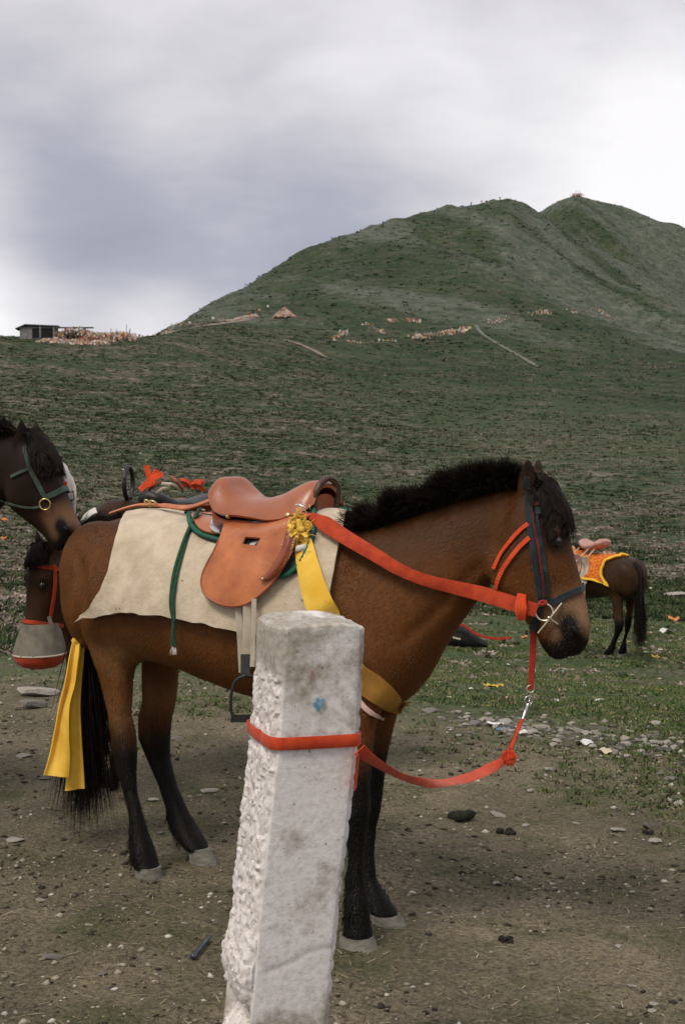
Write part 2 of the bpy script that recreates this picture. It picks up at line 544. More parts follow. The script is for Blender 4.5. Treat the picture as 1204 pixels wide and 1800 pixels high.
def build_ground():
    azi = np.radians(np.arange(-17, 17.001, 0.1))
    side = np.radians(np.concatenate([np.arange(17.5, 30, 1.0), np.arange(30, 180, 6.0)]))
    az = np.concatenate([-side[::-1], azi, side])
    r = np.exp(np.arange(math.log(0.5), math.log(1500), 0.0118))
    r = np.concatenate([r, [1800, 2300, 3000]])
    A, Rr = np.meshgrid(az, r, indexing='ij')
    X = Rr * np.sin(A); Y = Rr * np.cos(A)
    Z = hgt(X, Y)
    na, nr = X.shape
    V = np.stack([X, Y, Z], -1).reshape(-1, 3)
    idx = np.arange(na * nr).reshape(na, nr)
    i0 = np.arange(na); i1 = (i0 + 1) % na
    f = np.stack([idx[i0][:, :-1], idx[i0][:, 1:], idx[i1][:, 1:], idx[i1][:, :-1]], -1).reshape(-1, 4)
    V = np.concatenate([V, [[0, 0, gz(0, 0)]]])
    cf = np.stack([np.full(na, len(V) - 1), idx[i0, 0], idx[i1, 0], idx[i1, 0]], -1)
    x, y = V[:, 0], V[:, 1]
    rr = np.hypot(x, y)
    px = 602 + 2500 * x / np.maximum(y, 0.3)
    n1 = fbm(x * 0.35, y * 0.35, s=41, o=4)
    n2 = fbm(x * 1.4, y * 1.4, s=42, o=3)
    # dirt where the animals stand, its ragged edge a few metres behind them
    edge = np.interp(px, [-200, 150, 500, 760, 900, 1204, 1500], [8.6, 8.6, 8.8, 7.9, 7.4, 6.9, 6.8])
    dirt = 1 - sstep(edge - 0.7, edge + 1.6, rr + n1 * 1.8 + n2 * 0.5)
    # heather on the near slope, smooth grass on the right and beyond
    hb = np.interp(px, [-300, 480, 620, 790, 1000, 1204], [340, 300, 190, 110, 95, 90])
    nh = fbm(x * 0.06, y * 0.06, s=43, o=3)
    heath = sstep(9, 22, rr + n1 * 6 - 14 * sstep(600, 780, px)) * (1 - 0.5 * sstep(0.8, 1.25, rr / hb * (1 + 0.22 * nh)))
    scree = sstep(300, 380, rr) * np.clip(0.34 + 1.25 * fbm(x * 0.03 + y * 0.016, y * 0.008 - x * 0.004, s=44, o=4) + 0.34 * sstep(840, 980, px) * sstep(430, 580, rr) * (1 - .35 * sstep(860, 960, rr))
                                          + 0.22 * sstep(540, 640, px) * (1 - sstep(700, 760, px)), 0, 1)
    cols = np.stack([dirt, heath, scree], -1).astype(np.float32)
    me_faces = np.concatenate([f, cf[:, [0, 1, 2, 2]]]) if False else f
    o = obj('ground', V.astype(np.float32), me_faces, ground_mat(), origin=(0, 0, 0), cols=cols)
    return tag(o, kind='structure')


def ground_mat():
    m = bpy.data.materials.new('mountain_ground')
    m.use_nodes = True
    nt = m.node_tree
    nt.nodes.clear()
    pos = N(nt, 'ShaderNodeNewGeometry').outputs['Position']

    def nz(sc, det=5.0, ro=0.6):
        return N(nt, 'ShaderNodeTexNoise', {'Vector': pos, 'Scale': sc, 'Detail': det, 'Roughness': ro}).outputs[0]

    def bsdf(c, h, dist, st):
        bp = N(nt, 'ShaderNodeBump', {'Strength': st, 'Distance': dist, 'Height': h})
        return N(nt, 'ShaderNodeBsdfPrincipled', {'Base Color': c, 'Roughness': 0.95, 'Specular IOR Level': 0.15, 'Normal': bp.outputs[0]}).outputs[0]
    mk = N(nt, 'ShaderNodeSeparateColor', {0: N(nt, 'ShaderNodeVertexColor', layer_name='col').outputs[0]})
    # trampled earth with grit
    patch = nz(1.3, 4, 0.65)
    grit = nz(60, 5, 0.85)
    fineg = nz(190, 2, 0.7)
    dirt = RAMP(nt, patch, [(0.30, (0.116, 0.100, 0.066)), (0.5, (0.190, 0.161, 0.108)), (0.70, (0.285, 0.240, 0.165))])
    dirt = MIX(nt, 1.0, dirt, RAMP(nt, grit, [(0.32, (0.20, 0.21, 0.21)), (0.48, (0.85, 0.85, 0.85)), (0.68, (1.8, 1.74, 1.62))]), 'MULTIPLY')
    dirt = MIX(nt, RAMP(nt, fineg, [(0.60, (0, 0, 0)), (0.70, (0.8, 0.8, 0.8))]), dirt, (0.36, 0.32, 0.25))
    moss = RAMP(nt, nz(2.3, 4, 0.7), [(0.50, (0, 0, 0)), (0.64, (0.7, 0.7, 0.7))])
    dirt = MIX(nt, moss, dirt, RAMP(nt, grit, [(0.35, (0.032, 0.040, 0.018)), (0.65, (0.135, 0.142, 0.062))]))
    s_dirt = bsdf(dirt, grit, 0.022, 0.8)
    # short turf
    g1 = nz(9, 5, 0.75)
    g2 = nz(0.8, 3, 0.6)
    grass = RAMP(nt, g1, [(0.32, (0.020, 0.034, 0.014)), (0.50, (0.056, 0.082, 0.032)), (0.66, (0.115, 0.130, 0.058))])
    grass = MIX(nt, RAMP(nt, g2, [(0.45, (0, 0, 0)), (0.66, (0.6, 0.6, 0.6))]), grass, RAMP(nt, g1, [(0.3, (0.07, 0.062, 0.042)), (0.7, (0.20, 0.17, 0.13))]))
    # low heather: dark green cushions, pink brown dry patches
    h1 = nz(1.1, 6, 0.74)
    h2 = nz(0.16, 3, 0.62)
    heath = RAMP(nt, h1, [(0.36, (0.012, 0.024, 0.009)), (0.50, (0.044, 0.068, 0.028)), (0.60, (0.080, 0.090, 0.048)), (0.68, (0.23, 0.185, 0.15))])
    heath2 = RAMP(nt, h1, [(0.38, (0.034, 0.042, 0.024)), (0.52, (0.135, 0.118, 0.086)), (0.64, (0.33, 0.265, 0.23))])
    heath = MIX(nt, RAMP(nt, h2, [(0.46, (0, 0, 0)), (0.62, (0.8, 0.8, 0.8))]), heath, heath2)
    near = bsdf(MIX(nt, mk.outputs[1], grass, heath), h1, 0.35, 0.8)
    # far mountain: alpine grass and grey scree
    m1 = nz(0.035, 4, 0.65)
    m2 = nz(0.26, 6, 0.75)
    mount = RAMP(nt, m1, [(0.36, (0.016, 0.036, 0.018)), (0.55, (0.034, 0.060, 0.030)), (0.7, (0.075, 0.088, 0.046))])
    mount = MIX(nt, 1.0, mount, RAMP(nt, m2, [(0.34, (0.42, 0.45, 0.45)), (0.66, (1.6, 1.56, 1.5))]), 'MULTIPLY')
    sc = RAMP(nt, MA(nt, 'MULTIPLY_ADD', mk.outputs[2], 0.75, MA(nt, 'MULTIPLY', m2, 0.62)), [(0.49, (0, 0, 0)), (0.86, (0.9, 0.9, 0.9))])
    mount = MIX(nt, sc, mount, RAMP(nt, m2, [(0.34, (0.045, 0.062, 0.050)), (0.64, (0.25, 0.275, 0.235))]))
    far = bsdf(MIX(nt, mk.outputs[1], mount, heath), m2, 2.5, 0.8)
    geo_r = N(nt, 'ShaderNodeVectorMath', {0: pos}, operation='LENGTH').outputs['Value']
    fm = N(nt, 'ShaderNodeMapRange', {0: geo_r, 1: 130.0, 2: 240.0, 3: 0.0, 4: 1.0}).outputs[0]
    hill = N(nt, 'ShaderNodeMixShader', {0: fm, 1: near, 2: far}).outputs[0]
    out = N(nt, 'ShaderNodeMixShader', {0: mk.outputs[0], 1: hill, 2: s_dirt}).outputs[0]
    N(nt, 'ShaderNodeOutputMaterial', {'Surface': out})
    return m


build_ground()

# ------------------------------------------------------------------ horses
class Frame:
    """a horse's own axes: x forward, y to its left, z up"""
    def __init__(s, X, Y, deg, z0=0.0, sc=1.0):
        s.o = Vector((X, Y, z0))
        a = R(deg)                       # heading measured from world +X
        s.u = Vector((math.cos(a), math.sin(a), 0))
        s.l = Vector((-math.sin(a), math.cos(a), 0))
        s.s = sc

    def w(s, x, y, z):
        return s.o + (s.u * x + s.l * y + Vector((0, 0, z))) * s.s

    def loc(s, p):
        d = (Vector(p) - s.o) / s.s
        return Vector((d.dot(s.u), d.dot(s.l), d.z))


UP = Vector((0, 0, 1))
F1 = Frame(-0.37, 4.69, -38.0)


def leg_px(stations, y):
    """outline pairs of the photograph -> leg stations in horse axes"""
    out = []
    for pl, pr, py, kb in stations:
        o = F1.w(0, y, 0)
        c = on_plane((pl + pr) / 2, py, o, F1.l)
        d = (c - EYE).dot(C_FWD)
        r = (pr - pl) / 2 / FPX * d
        q = F1.loc(c)
        out.append((q.x, y, q.z, r * 1.06, r * kb))
    return out


LEGS = [
    ('near_hind', leg_px([(150, 330, 985, .60), (140, 320, 1030, .62), (136, 292, 1070, .62), (146, 262, 1110, .66), (157, 245, 1150, .74), (176, 236, 1200, .85),
                          (190, 232, 1255, .85), (194, 240, 1285, .85), (200, 243, 1320, .85), (206, 241, 1355, .85), (215, 242, 1390, .85), (226, 252, 1430, .9),
                          (229, 262, 1465, .95), (228, 272, 1492, 1), (233, 278, 1515, 1), (238, 282, 1530, 1)], -0.125),
     [(238, 283, 1522), (237, 286, 1540), (237, 290, 1554)]),
    ('far_hind', leg_px([(230, 390, 985, .6), (228, 380, 1030, .62), (235, 352, 1080, .62), (243, 328, 1130, .66), (246, 318, 1176, .74), (250, 311, 1230, .85),
                         (242, 303, 1265, .85), (243, 300, 1298, .85), (256, 300, 1330, .85), (278, 312, 1380, .85), (294, 333, 1428, .9),
                         (298, 350, 1458, .95), (314, 362, 1478, 1), (328, 370, 1495, 1)], 0.12),
     [(332, 370, 1489), (333, 376, 1502), (334, 383, 1518)]),
    ('near_fore', leg_px([(545, 700, 1120, .55), (560, 695, 1180, .6), (580, 680, 1230, .65), (594, 662, 1270, .8), (602, 653, 1330, .9), (605, 649, 1380, .95),
                          (603, 650, 1425, .95), (607, 644, 1458, .95), (612, 639, 1500, .95), (612, 640, 1550, .95), (606, 648, 1588, .95), (607, 650, 1618, 1), (602, 654, 1646, 1)], -0.115),
     [(598, 655, 1643), (596, 663, 1664), (596, 672, 1688)]),
    ('far_fore', leg_px([(600, 720, 1120, .5), (612, 715, 1180, .55), (630, 708, 1235, .65), (645, 694, 1270, .8), (643, 680, 1330, .9), (639, 674, 1380, .95),
                         (635, 669, 1422, .95), (637, 661, 1455, .95), (637, 658, 1500, .95), (636, 661, 1542, .95), (638, 676, 1570, .95), (646, 692, 1593, 1), (652, 700, 1608, 1)], 0.10),
     [(650, 702, 1606), (652, 712, 1622), (655, 723, 1643)]),
]
HOOVES = []
for nm, st, hf in LEGS:
    y = st[-1][1]
    hs = []
    for pl, pr, py in hf:
        c = on_plane((pl + pr) / 2, py, F1.w(0, y, 0), F1.l)
        d = (c - EYE).dot(C_FWD)
        q = F1.loc(c)
        hs.append((q.x, y, q.z, (pr - pl) / 2 / FPX * d))
    HOOVES.append(hs)

# trunk: x, top, bottom, half width, egg
TRUNK = [(-0.715, 1.03, 0.93, 0.06), (-0.685, 1.12, 0.84, 0.135), (-0.62, 1.19, 0.79, 0.190), (-0.53, 1.243, 0.765, 0.232), (-0.42, 1.268, 0.76, 0.248),
         (-0.30, 1.272, 0.765, 0.246), (-0.15, 1.256, 0.752, 0.246), (0.0, 1.243, 0.722, 0.256), (0.14, 1.240, 0.698, 0.262), (0.28, 1.262, 0.690, 0.250),
         (0.40, 1.300, 0.695, 0.218), (0.49, 1.297, 0.715, 0.196), (0.58, 1.235, 0.735, 0.182), (0.65, 1.13, 0.765, 0.160), (0.70, 1.03, 0.815, 0.112), (0.728, 0.96, 0.87, 0.05)]

# neck: plane through its base and the poll
NB = Vector((0.063, 4.35, 0)); PB = Vector((0.53, 4.13, 0))
N_DIR = (PB - NB).normalized(); N_LAT = Vector((-N_DIR.y, N_DIR.x, 0))
NECK_PX = [((912, 852), (873, 1000), .062), ((880, 856), (860, 1030), .066), ((840, 866), (835, 1062), .074), ((790, 880), (803, 1104), .086), ((735, 898), (775, 1150), .104),
           ((680, 918), (750, 1195), .128), ((630, 930), (722, 1228), .150), ((590, 945), (690, 1245), .165)]
NECK1 = [(on_plane(*c, NB, N_LAT), on_plane(*t, NB, N_LAT), hw, N_LAT) for c, t, hw in NECK_PX]

# head: vertical plane turned a little towards the camera
H_YAW = R(-20)
H_DIR = Vector((math.cos(H_YAW), math.sin(H_YAW), 0)); H_LAT = Vector((-H_DIR.y, H_DIR.x, 0))
POLL = on_plane(930, 862, NB, N_LAT)
HEAD_PX = [((950, 846), (900, 872), .050), ((972, 866), (884, 925), .076), ((990, 900), (870, 985), .094), ((1000, 940), (868, 1018), .096), ((1009, 975), (878, 1043), .086),
           ((1018, 1008), (898, 1066), .073), ((1027, 1042), (922, 1090), .062), ((1034, 1075), (940, 1110), .057), ((1038, 1105), (948, 1126), .056), ((1034, 1132), (953, 1139), .051), ((1019, 1153), (966, 1150), .034)]
MUZ = on_plane(1005, 1150, POLL, H_LAT)
H_AX = (MUZ - POLL).normalized()
H_FR = H_LAT.cross(H_AX).normalized()
if H_FR.dot(H_DIR) < 0: H_FR = -H_FR
HEAD_T = []
for f_, b_, hw in HEAD_PX:
    pf = on_plane(*f_, POLL, H_LAT) - POLL; pb = on_plane(*b_, POLL, H_LAT) - POLL
    HEAD_T.append(((pf.dot(H_AX), pf.dot(H_FR)), (pb.dot(H_AX), pb.dot(H_FR)), hw))
HEAD_LEN = (MUZ - POLL).length


def hat(px, py, lat=0.0):
    """pixel -> (along head, forward) of the head"""
    d = on_plane(px, py, POLL - H_LAT * lat, H_LAT) - POLL
    return d.dot(H_AX), d.dot(H_FR)


class Horse:
    def __init__(s, F, neck, poll, hax, hfr, hlat, voxel=0.0075, hs=1.0, legs=True):
        s.F, s.neck, s.poll, s.hax, s.hfr, s.hlat, s.hs = F, neck, poll, hax, hfr, hlat, hs
        mb = MB()
        k = F.s
        # trunk
        secs = []
        for x, t, b, hw in TRUNK:
            secs.append((F.w(x, 0, (t + b) / 2), UP * ((t - b) / 2 * k), F.l * (hw * k), 2.15, -0.10))
        mb.add(*loft(secs, 28))
        # muscle masses: haunch, stifle, shoulder, forearm top, breast, withers, dock
        for sy in (-1, 1):
            for (x, y, z), (rx, ry, rz), tilt in (((-0.49, .125, 1.045), (.185, .105, .205), 0.25), ((-0.36, .118, .885), (.115, .085, .135), -.3),
                                                 ((.50, .125, 1.00), (.135, .078, .235), .38), ((.600, .095, .885), (.120, .085, .120), 0),
                                                 ((.44, .120, .815), (.115, .066, .110), 0), ((-.60, .095, .98), (.105, .085, .20), 0.1), ((-.34, .150, 1.14), (.10, .06, .08), 0)):
                c, sn = math.cos(tilt), math.sin(tilt)
                A = (F.u * c + UP * sn) * (rx * k); Cc = (UP * c - F.u * sn) * (rz * k)
                mb.add(*ellipsoid(F.w(x, y * sy, z), A, F.l * (ry * k), Cc))
        mb.add(*ellipsoid(F.w(.65, 0, .90), F.u * (.09 * k), F.l * (.120 * k), UP * (.125 * k)))
        # legs
        if legs:
            for nm, st, hf in LEGS:
                sec = []
                for i, (x, y, z, ra, rb) in enumerate(st):
                    kk = (0.55, 0.8, 0.95, 1.0)[i] if i < 4 else 1.0
                    yy = y * kk; ra *= (.6, .85, 1, 1)[i] if i < 4 else 1
                    sec.append((F.w(x, yy, z), F.u * (ra * k), F.l * (rb * k), 2.2))
                mb.add(*loft(sec, 16))
                if 'hind' in nm:       # point of the hock and tendon
                    x, y, z, ra, rb = st[-9]
                    mb.add(*tube([F.w(x - ra * .55, y, z + .085), F.w(x - ra * .95, y, z + .03), F.w(x - ra * .8, y, z - .05), F.w(x - ra * .4, y, z - .16)], [.014 * k, .022 * k, .019 * k, .012 * k], 8))
                fx = st[-4]            # fetlock tuft
                mb.add(*tube([F.w(fx[0] - fx[3] * .4, fx[1], fx[2] + .06), F.w(fx[0] - fx[3] * 1.0, fx[1], fx[2] + .0), F.w(fx[0] - fx[3] * 1.15, fx[1], fx[2] - .055)], [.016 * k, .018 * k, .004], 8))
        # neck
        secs = []
        for c, t, hw, lat in neck:
            secs.append(((c + t) / 2, (c - t) / 2, lat * (hw), 2.1, -0.22))
        mb.add(*loft(secs, 22))
        # head
        P = s.hp
        secs = []
        for (fs, ft), (bs, bt), hw in HEAD_T:
            a, b = P(fs, ft), P(bs, bt)
            secs.append(((a + b) / 2, (a - b) / 2, hlat * (hw * hs), 2.25, -0.12))
        mb.add(*loft(secs, 22))
        for sy in (-1, 1):
            L = hlat * sy
            def el(px, py, lat, ra, rf, rl):
                a, f = hat(px, py)
                mb.add(*ellipsoid(P(a, f) + L * (lat * hs), hax * (ra * hs), hfr * (rf * hs), L * (rl * hs), 14, 9))
            el(905, 1000, .050, .085, .075, .042)      # cheek
            el(980, 930, .066, .034, .026, .016)       # brow
            el(975, 985, .058, .070, .014, .020)       # facial crest
            el(1022, 1098, .036, .035, .024, .026)     # nostril wing
            el(985, 1140, .030, .030, .040, .022)      # lips
            # ears
            eb = P(*hat(930, 870)) + L * (.046 * hs)
            ed = (UP * .94 + hfr * .10 + L * (.20 if sy < 0 else .30)).normalized() * (.115 * hs)
            es = L * .8 - hfr * .6
            mb.add(*loft([(eb - ed * .25, es.normalized() * .020, hfr * .020), (eb + ed * .1, es.normalized() * .022, hfr * .026), (eb + ed * .4, es.normalized() * .017, hfr * .029),
                          (eb + ed * .7, es.normalized() * .012, hfr * .021), (eb + ed * .92, es.normalized() * .007, hfr * .010), (eb + ed, es.normalized() * .003, hfr * .003)], 12))
        # one continuous skin
        tmp = obj('tmp_body', mb.v, mb.f, None, origin=(0, 0, 0))
        rm = tmp.modifiers.new('r', 'REMESH'); rm.mode = 'VOXEL'; rm.voxel_size = voxel; rm.adaptivity = 0
        dg = bpy.context.evaluated_depsgraph_get()
        ev = tmp.evaluated_get(dg)
        me = ev.to_mesh()
        V = np.zeros(len(me.vertices) * 3, np.float32); me.vertices.foreach_get('co', V)
        s.V = V.reshape(-1, 3).copy()
        s.Fc = np.array([tuple(p.vertices) for p in me.polygons], dtype=np.int32)
        ev.to_mesh_clear()
        bpy.data.objects.remove(tmp)
        # relax: strongly on the trunk, lightly on legs and head
        E = np.concatenate([s.Fc[:, [0, 1]], s.Fc[:, [1, 2]], s.Fc[:, [2, 3]], s.Fc[:, [3, 0]]])
        deg = np.bincount(E.ravel(), minlength=len(s.V)).astype(np.float32)[:, None]
        d = (s.V - np.array(F.o)) / k
        x = d @ np.array(F.u)
        hd = (s.V - np.array(poll)) @ np.array(hax)
        hl = np.abs((s.V - np.array(poll)) @ np.array(hlat)); hf = (s.V - np.array(poll)) @ np.array(hfr)
        inh = (hl < .13 * hs) & (hd > -.16 * hs) & (hd < .56 * hs) & (hf > -.10 * hs) & (hf < .25 * hs)
        wt = sstep(.62, .80, d[:, 2]) * .55 + .06
        wt = np.where(inh & (d[:, 2] > .2), np.where(hd < .02 * hs, .10, .22), wt).astype(np.float32)[:, None]
        V = s.V.astype(np.float32)
        for _ in range(int(round(26 * 0.0075 / voxel)) + 3):
            acc = np.zeros_like(V)
            for c_ in range(3):
                acc[:, c_] = np.bincount(E[:, 0], V[E[:, 1], c_], len(V)) + np.bincount(E[:, 1], V[E[:, 0], c_], len(V))
            V = V + (acc / deg - V) * wt
        # muscle lines: thigh, shoulder, flank, jugular groove
        d = (V - np.array(F.o)) / k
        x, y, z = d @ np.array(F.u), d @ np.array(F.l), d[:, 2]
        sg = np.sign(y)
        band = sstep(.70, .80, z) * (1 - sstep(1.08, 1.18, z))
        am = .011 * np.exp(-((x + .575 - .10 * np.sin((z - .75) * 6)) / .020) ** 2) * band
        am += .009 * np.exp(-((x + .43 + .22 * (z - .95)) / .022) ** 2) * band
        am += .011 * np.exp(-((x - .47 + .42 * (z - .95)) / .022) ** 2) * band
        am += .010 * np.exp(-((x - .615 + .25 * (z - .95)) / .022) ** 2) * band
        am += .016 * np.exp(-((x + .245) / .05) ** 2 - ((z - 1.08) / .10) ** 2)
        am -= .006 * np.exp(-((x - .54) / .05) ** 2 - ((z - .90) / .10) ** 2)
        am += .0035 * fbm(x * 9, y * 9, z * 9, s=88, o=3) * sstep(.6, .8, z)
        nc0, nt0, nc1, nt1 = (np.array(q) for q in (neck[1][0], neck[1][1], neck[5][0], neck[5][1]))
        g0, g1 = nc0 * .30 + nt0 * .70, nc1 * .26 + nt1 * .74
        ga = g1 - g0; L2 = (ga ** 2).sum()
        nl = np.array(neck[0][3])
        rel = V - g0; tpar = (rel @ ga) / L2; off_ = rel - tpar[:, None] * ga; latd = off_ @ nl
        perp = np.linalg.norm(off_ - latd[:, None] * nl, axis=1)
        am2 = .010 * np.exp(-(perp / .020) ** 2) * sstep(-.05, .15, tpar) * (1 - sstep(.85, 1.1, tpar)) * (np.abs(latd) > .02)
        V = V - (np.array(F.l)[None] * (sg * am * k)[:, None] + nl[None] * (np.sign(latd) * am2 * k)[:, None]).astype(np.float32)
        s.V = V.astype(np.float32)
        s.bvh = BVHTree.FromPolygons([Vector(p) for p in s.V.tolist()], s.Fc.tolist())

    def hp(s, a, f, lat=0.0):
        return s.poll + s.hax * (a * s.hs) + s.hfr * (f * s.hs) + s.hlat * (lat * s.hs)

    def colours(s, base, dark, pale, legz=(.43, .60), mealy=1.0):
        F = s.F
        d = (s.V - np.array(F.o)) / F.s
        x = d @ np.array(F.u); y = d @ np.array(F.l); z = d[:, 2]
        n = fbm(d[:, 0] * 5, d[:, 1] * 5, d[:, 2] * 5, s=5, o=4)
        n2 = fbm(d[:, 0] * 16, d[:, 1] * 16, d[:, 2] * 16, s=9, o=3)
        base, dark, pale = (np.array(c)[None] for c in (base, dark, pale))
        c = base * (1 + 0.10 * n[:, None])
        # darker along the back line and crest, lighter on the flank folds and behind the elbow
        top = sstep(1.12, 1.27, z)[:, None] * 0.45
        c = c * (1 - top) + dark * top
        pl = (np.exp(-((x + .33) / .16) ** 2 - ((z - .80) / .07) ** 2) + .6 * np.exp(-((x + .40) / .10) ** 2 - ((z - .60) / .07) ** 2))[:, None] * .5
        c = c * (1 - pl) + pale * pl
        # black points
        lg = 1 - sstep(legz[0], legz[1], z + 0.05 * n + .03 * n2 - .06 * (x > .2))
        head = ((s.V - np.array(s.poll)) @ np.array(s.hax)) / s.hs
        hf = ((s.V - np.array(s.poll)) @ np.array(s.hfr)) / s.hs
        hl = ((s.V - np.array(s.poll)) @ np.array(s.hlat)) / s.hs
        inh = (np.abs(hl) < .13) & (head > -.14) & (head < .56) & (hf > -.22) & (hf < .25)
        lg = np.where(inh, 0, lg)[:, None]
        c = c * (1 - lg) + dark * .8 * lg
        m = np.where(inh, 1.0, 0.0)
        # pale mealy muzzle, dark lips and nostrils
        pz = m * sstep(.27, .37, head) * sstep(-.06, .00, hf) * mealy
        c = c * (1 - .85 * pz[:, None]) + (pale * .9 + .05) * .85 * pz[:, None]
        na, nf = hat(1010, 1098)
        nos = np.exp(-((head - na) / .045) ** 2 - ((hf - nf + .005) / .035) ** 2 - ((np.abs(hl) - .05) / .03) ** 2)
        lips = sstep(.415, .46, head + .12 * (-.02 - hf) + 0.012 * n2)
        dk = m * np.clip(nos * 1.6 + lips, 0, 1)
        c = c * (1 - dk[:, None]) + dark * .8 * dk[:, None]
        ear = m * (1 - sstep(-.06, .0, head))
        c = c * (1 - .8 * ear[:, None]) + dark * .8 * ear[:, None]
        ea, ef = hat(985, 945)
        ey = m * np.exp(-((head - ea) / .045) ** 2 - ((hf - ef) / .035) ** 2)
        c = c * (1 - .6 * ey[:, None]) + dark * .6 * ey[:, None]
        return np.clip(c, 0.002, 1)

    def body(s, name, label, base, dark, pale, group=None, **kw):
        s.cols = s.colours(base, dark, pale, **kw).astype(np.float32)
        o = obj(name, s.V, s.Fc, M['bay'], origin=s.F.o, cols=s.cols)
        tag(o, label, 'horse', group)
        s.o = o
        F = s.F; k = F.s
        for (nm, st, _), hs in zip(LEGS, HOOVES):
            sec = []
            zb = hs[-1][2]
            for i, (x, y, z, r) in enumerate(hs):
                if F is not F1: z = z - zb - .008
                sec.append((F.w(x, y, z), F.u * (r * k * 1.04), F.l * (r * .92 * k), 2.3))
            obj('hoof', *loft(sec, 18), M['hoof'], o)
        for sy in (-1, 1):
            a, f = hat(986, 948)
            c = s.hp(a, f)
            h = s.bvh.ray_cast(c + s.hlat * (sy * .3), -s.hlat * sy)
            p = h[0] if h[0] else c + s.hlat * (sy * .08)
            obj('eye', *ellipsoid(p - s.hlat * (sy * .008 * s.hs), s.hax * (.019 * s.hs), s.hfr * (.014 * s.hs), s.hlat * (.014 * s.hs), 14, 9), M['eye'], o)
        for sy in (-1, 1):
            a, f = hat(1016, 1102)
            c = s.hp(a, f)
            h = s.bvh.ray_cast(c + s.hlat * (sy * .3), -s.hlat * sy)
            if h[0]:
                obj('nostril', *ellipsoid(h[0] - h[1] * .004, (s.hax * .014 + s.hfr * .008) * s.hs, (s.hfr * .008 - s.hax * .004) * s.hs, h[1] * .006, 12, 8), M['eye_dull'], o)
        # feather behind the fetlocks and down the coronet
        rng = np.random.default_rng(6)
        for (nm, st, _), hs in zip(LEGS, HOOVES):
            fx = st[-4]; px_ = st[-2]
            rt, dr, ln = [], [], []
            for _i in range(260):
                t = rng.random()
                x = fx[0] * (1 - t) + px_[0] * t; z = fx[2] * (1 - t) + px_[2] * t; ra = fx[3] * (1 - t) + px_[3] * t
                an = math.pi + rng.normal() * .75
                rt.append(F.w(x + math.cos(an) * ra * .85, fx[1] + math.sin(an) * ra * .8, z + .015))
                dr.append(F.u * (math.cos(an) * .45) + F.l * (math.sin(an) * .35) + UP * (-1) + Vector(rng.normal(size=3)) * .12)
                ln.append(rng.uniform(.03, .065))
            v_, f_ = hairs(np.array(rt), np.array(dr), np.array(ln) * k, .0035, 4, grav=.8, curl=.3, seed=int(abs(x) * 1000))
            obj('fetlock_feather', v_, f_, M['hair'], o)
        return o


def coat_on(h, cols, n=130000, L=(.007, .013), width=.0016, seed=2, mat_='coat'):
    """short lying hair over the whole skin"""
    rng = np.random.default_rng(seed)
    A, B, C_, D_ = (h.V[h.Fc[:, i]] for i in range(4))
    nr = np.cross(C_ - A, D_ - B)
    ar = np.linalg.norm(nr, axis=1)
    cum = np.cumsum(ar); fi = np.searchsorted(cum, rng.random(n) * cum[-1])
    u = rng.random((n, 1)); w_ = rng.random((n, 1))
    P = (A[fi] * (1 - u) + B[fi] * u) * (1 - w_) + (D_[fi] * (1 - u) + C_[fi] * u) * w_
    nn = nr[fi] / ar[fi][:, None]
    col = cols[h.Fc[fi, 0]] * rng.uniform(.72, 1.32, (n, 1))
    F = h.F
    hd = (P - np.array(h.poll)) @ np.array(h.hax); hl = np.abs((P - np.array(h.poll)) @ np.array(h.hlat)); hf = (P - np.array(h.poll)) @ np.array(h.hfr)
    inh = (hl < .13) & (hd > -.05) & (hd < .56) & (hf > -.12)
    fl = np.broadcast_to(-np.array(F.u) * .75 - np.array([0, 0, .75]), (n, 3)).copy()
    z = P[:, 2] - F.o.z
    fl[z < .75 * F.s] = (0, 0, -1)
    fl[inh] = np.array(h.hax)
    fl += .5 * np.stack([fbm(P[:, 0] * 4, P[:, 1] * 4, P[:, 2] * 4, s=60 + q, o=2) for q in range(3)], -1) + rng.normal(size=(n, 3)) * .16
    fl -= nn * (fl * nn).sum(1, keepdims=True)
    fl /= np.linalg.norm(fl, axis=1, keepdims=True) + 1e-9
    ln = L[0] + (L[1] - L[0]) * rng.random(n)
    ln = np.where(inh, ln * .7, ln)
    side = np.cross(fl, nn)
    lift = (.16 + .14 * rng.random((n, 1)))
    p0 = P - nn * .001
    p1 = P + fl * (ln * .55)[:, None] + nn * (ln[:, None] * lift)
    p2 = P + fl * ln[:, None] + nn * (ln[:, None] * lift * 1.2)
    V = np.stack([p0 - side * width / 2, p0 + side * width / 2, p1 - side * width * .4, p1 + side * width * .4, p2], 1)
    idx = np.arange(n * 5).reshape(n, 5)
    f = np.concatenate([idx[:, [0, 1, 3]], idx[:, [0, 3, 2]], idx[:, [2, 3, 4]]])
    return obj('coat', V.reshape(-1, 3).astype(np.float32), f.astype(np.int32), M[mat_], h.o, cols=np.repeat(col, 5, 0).astype(np.float32))


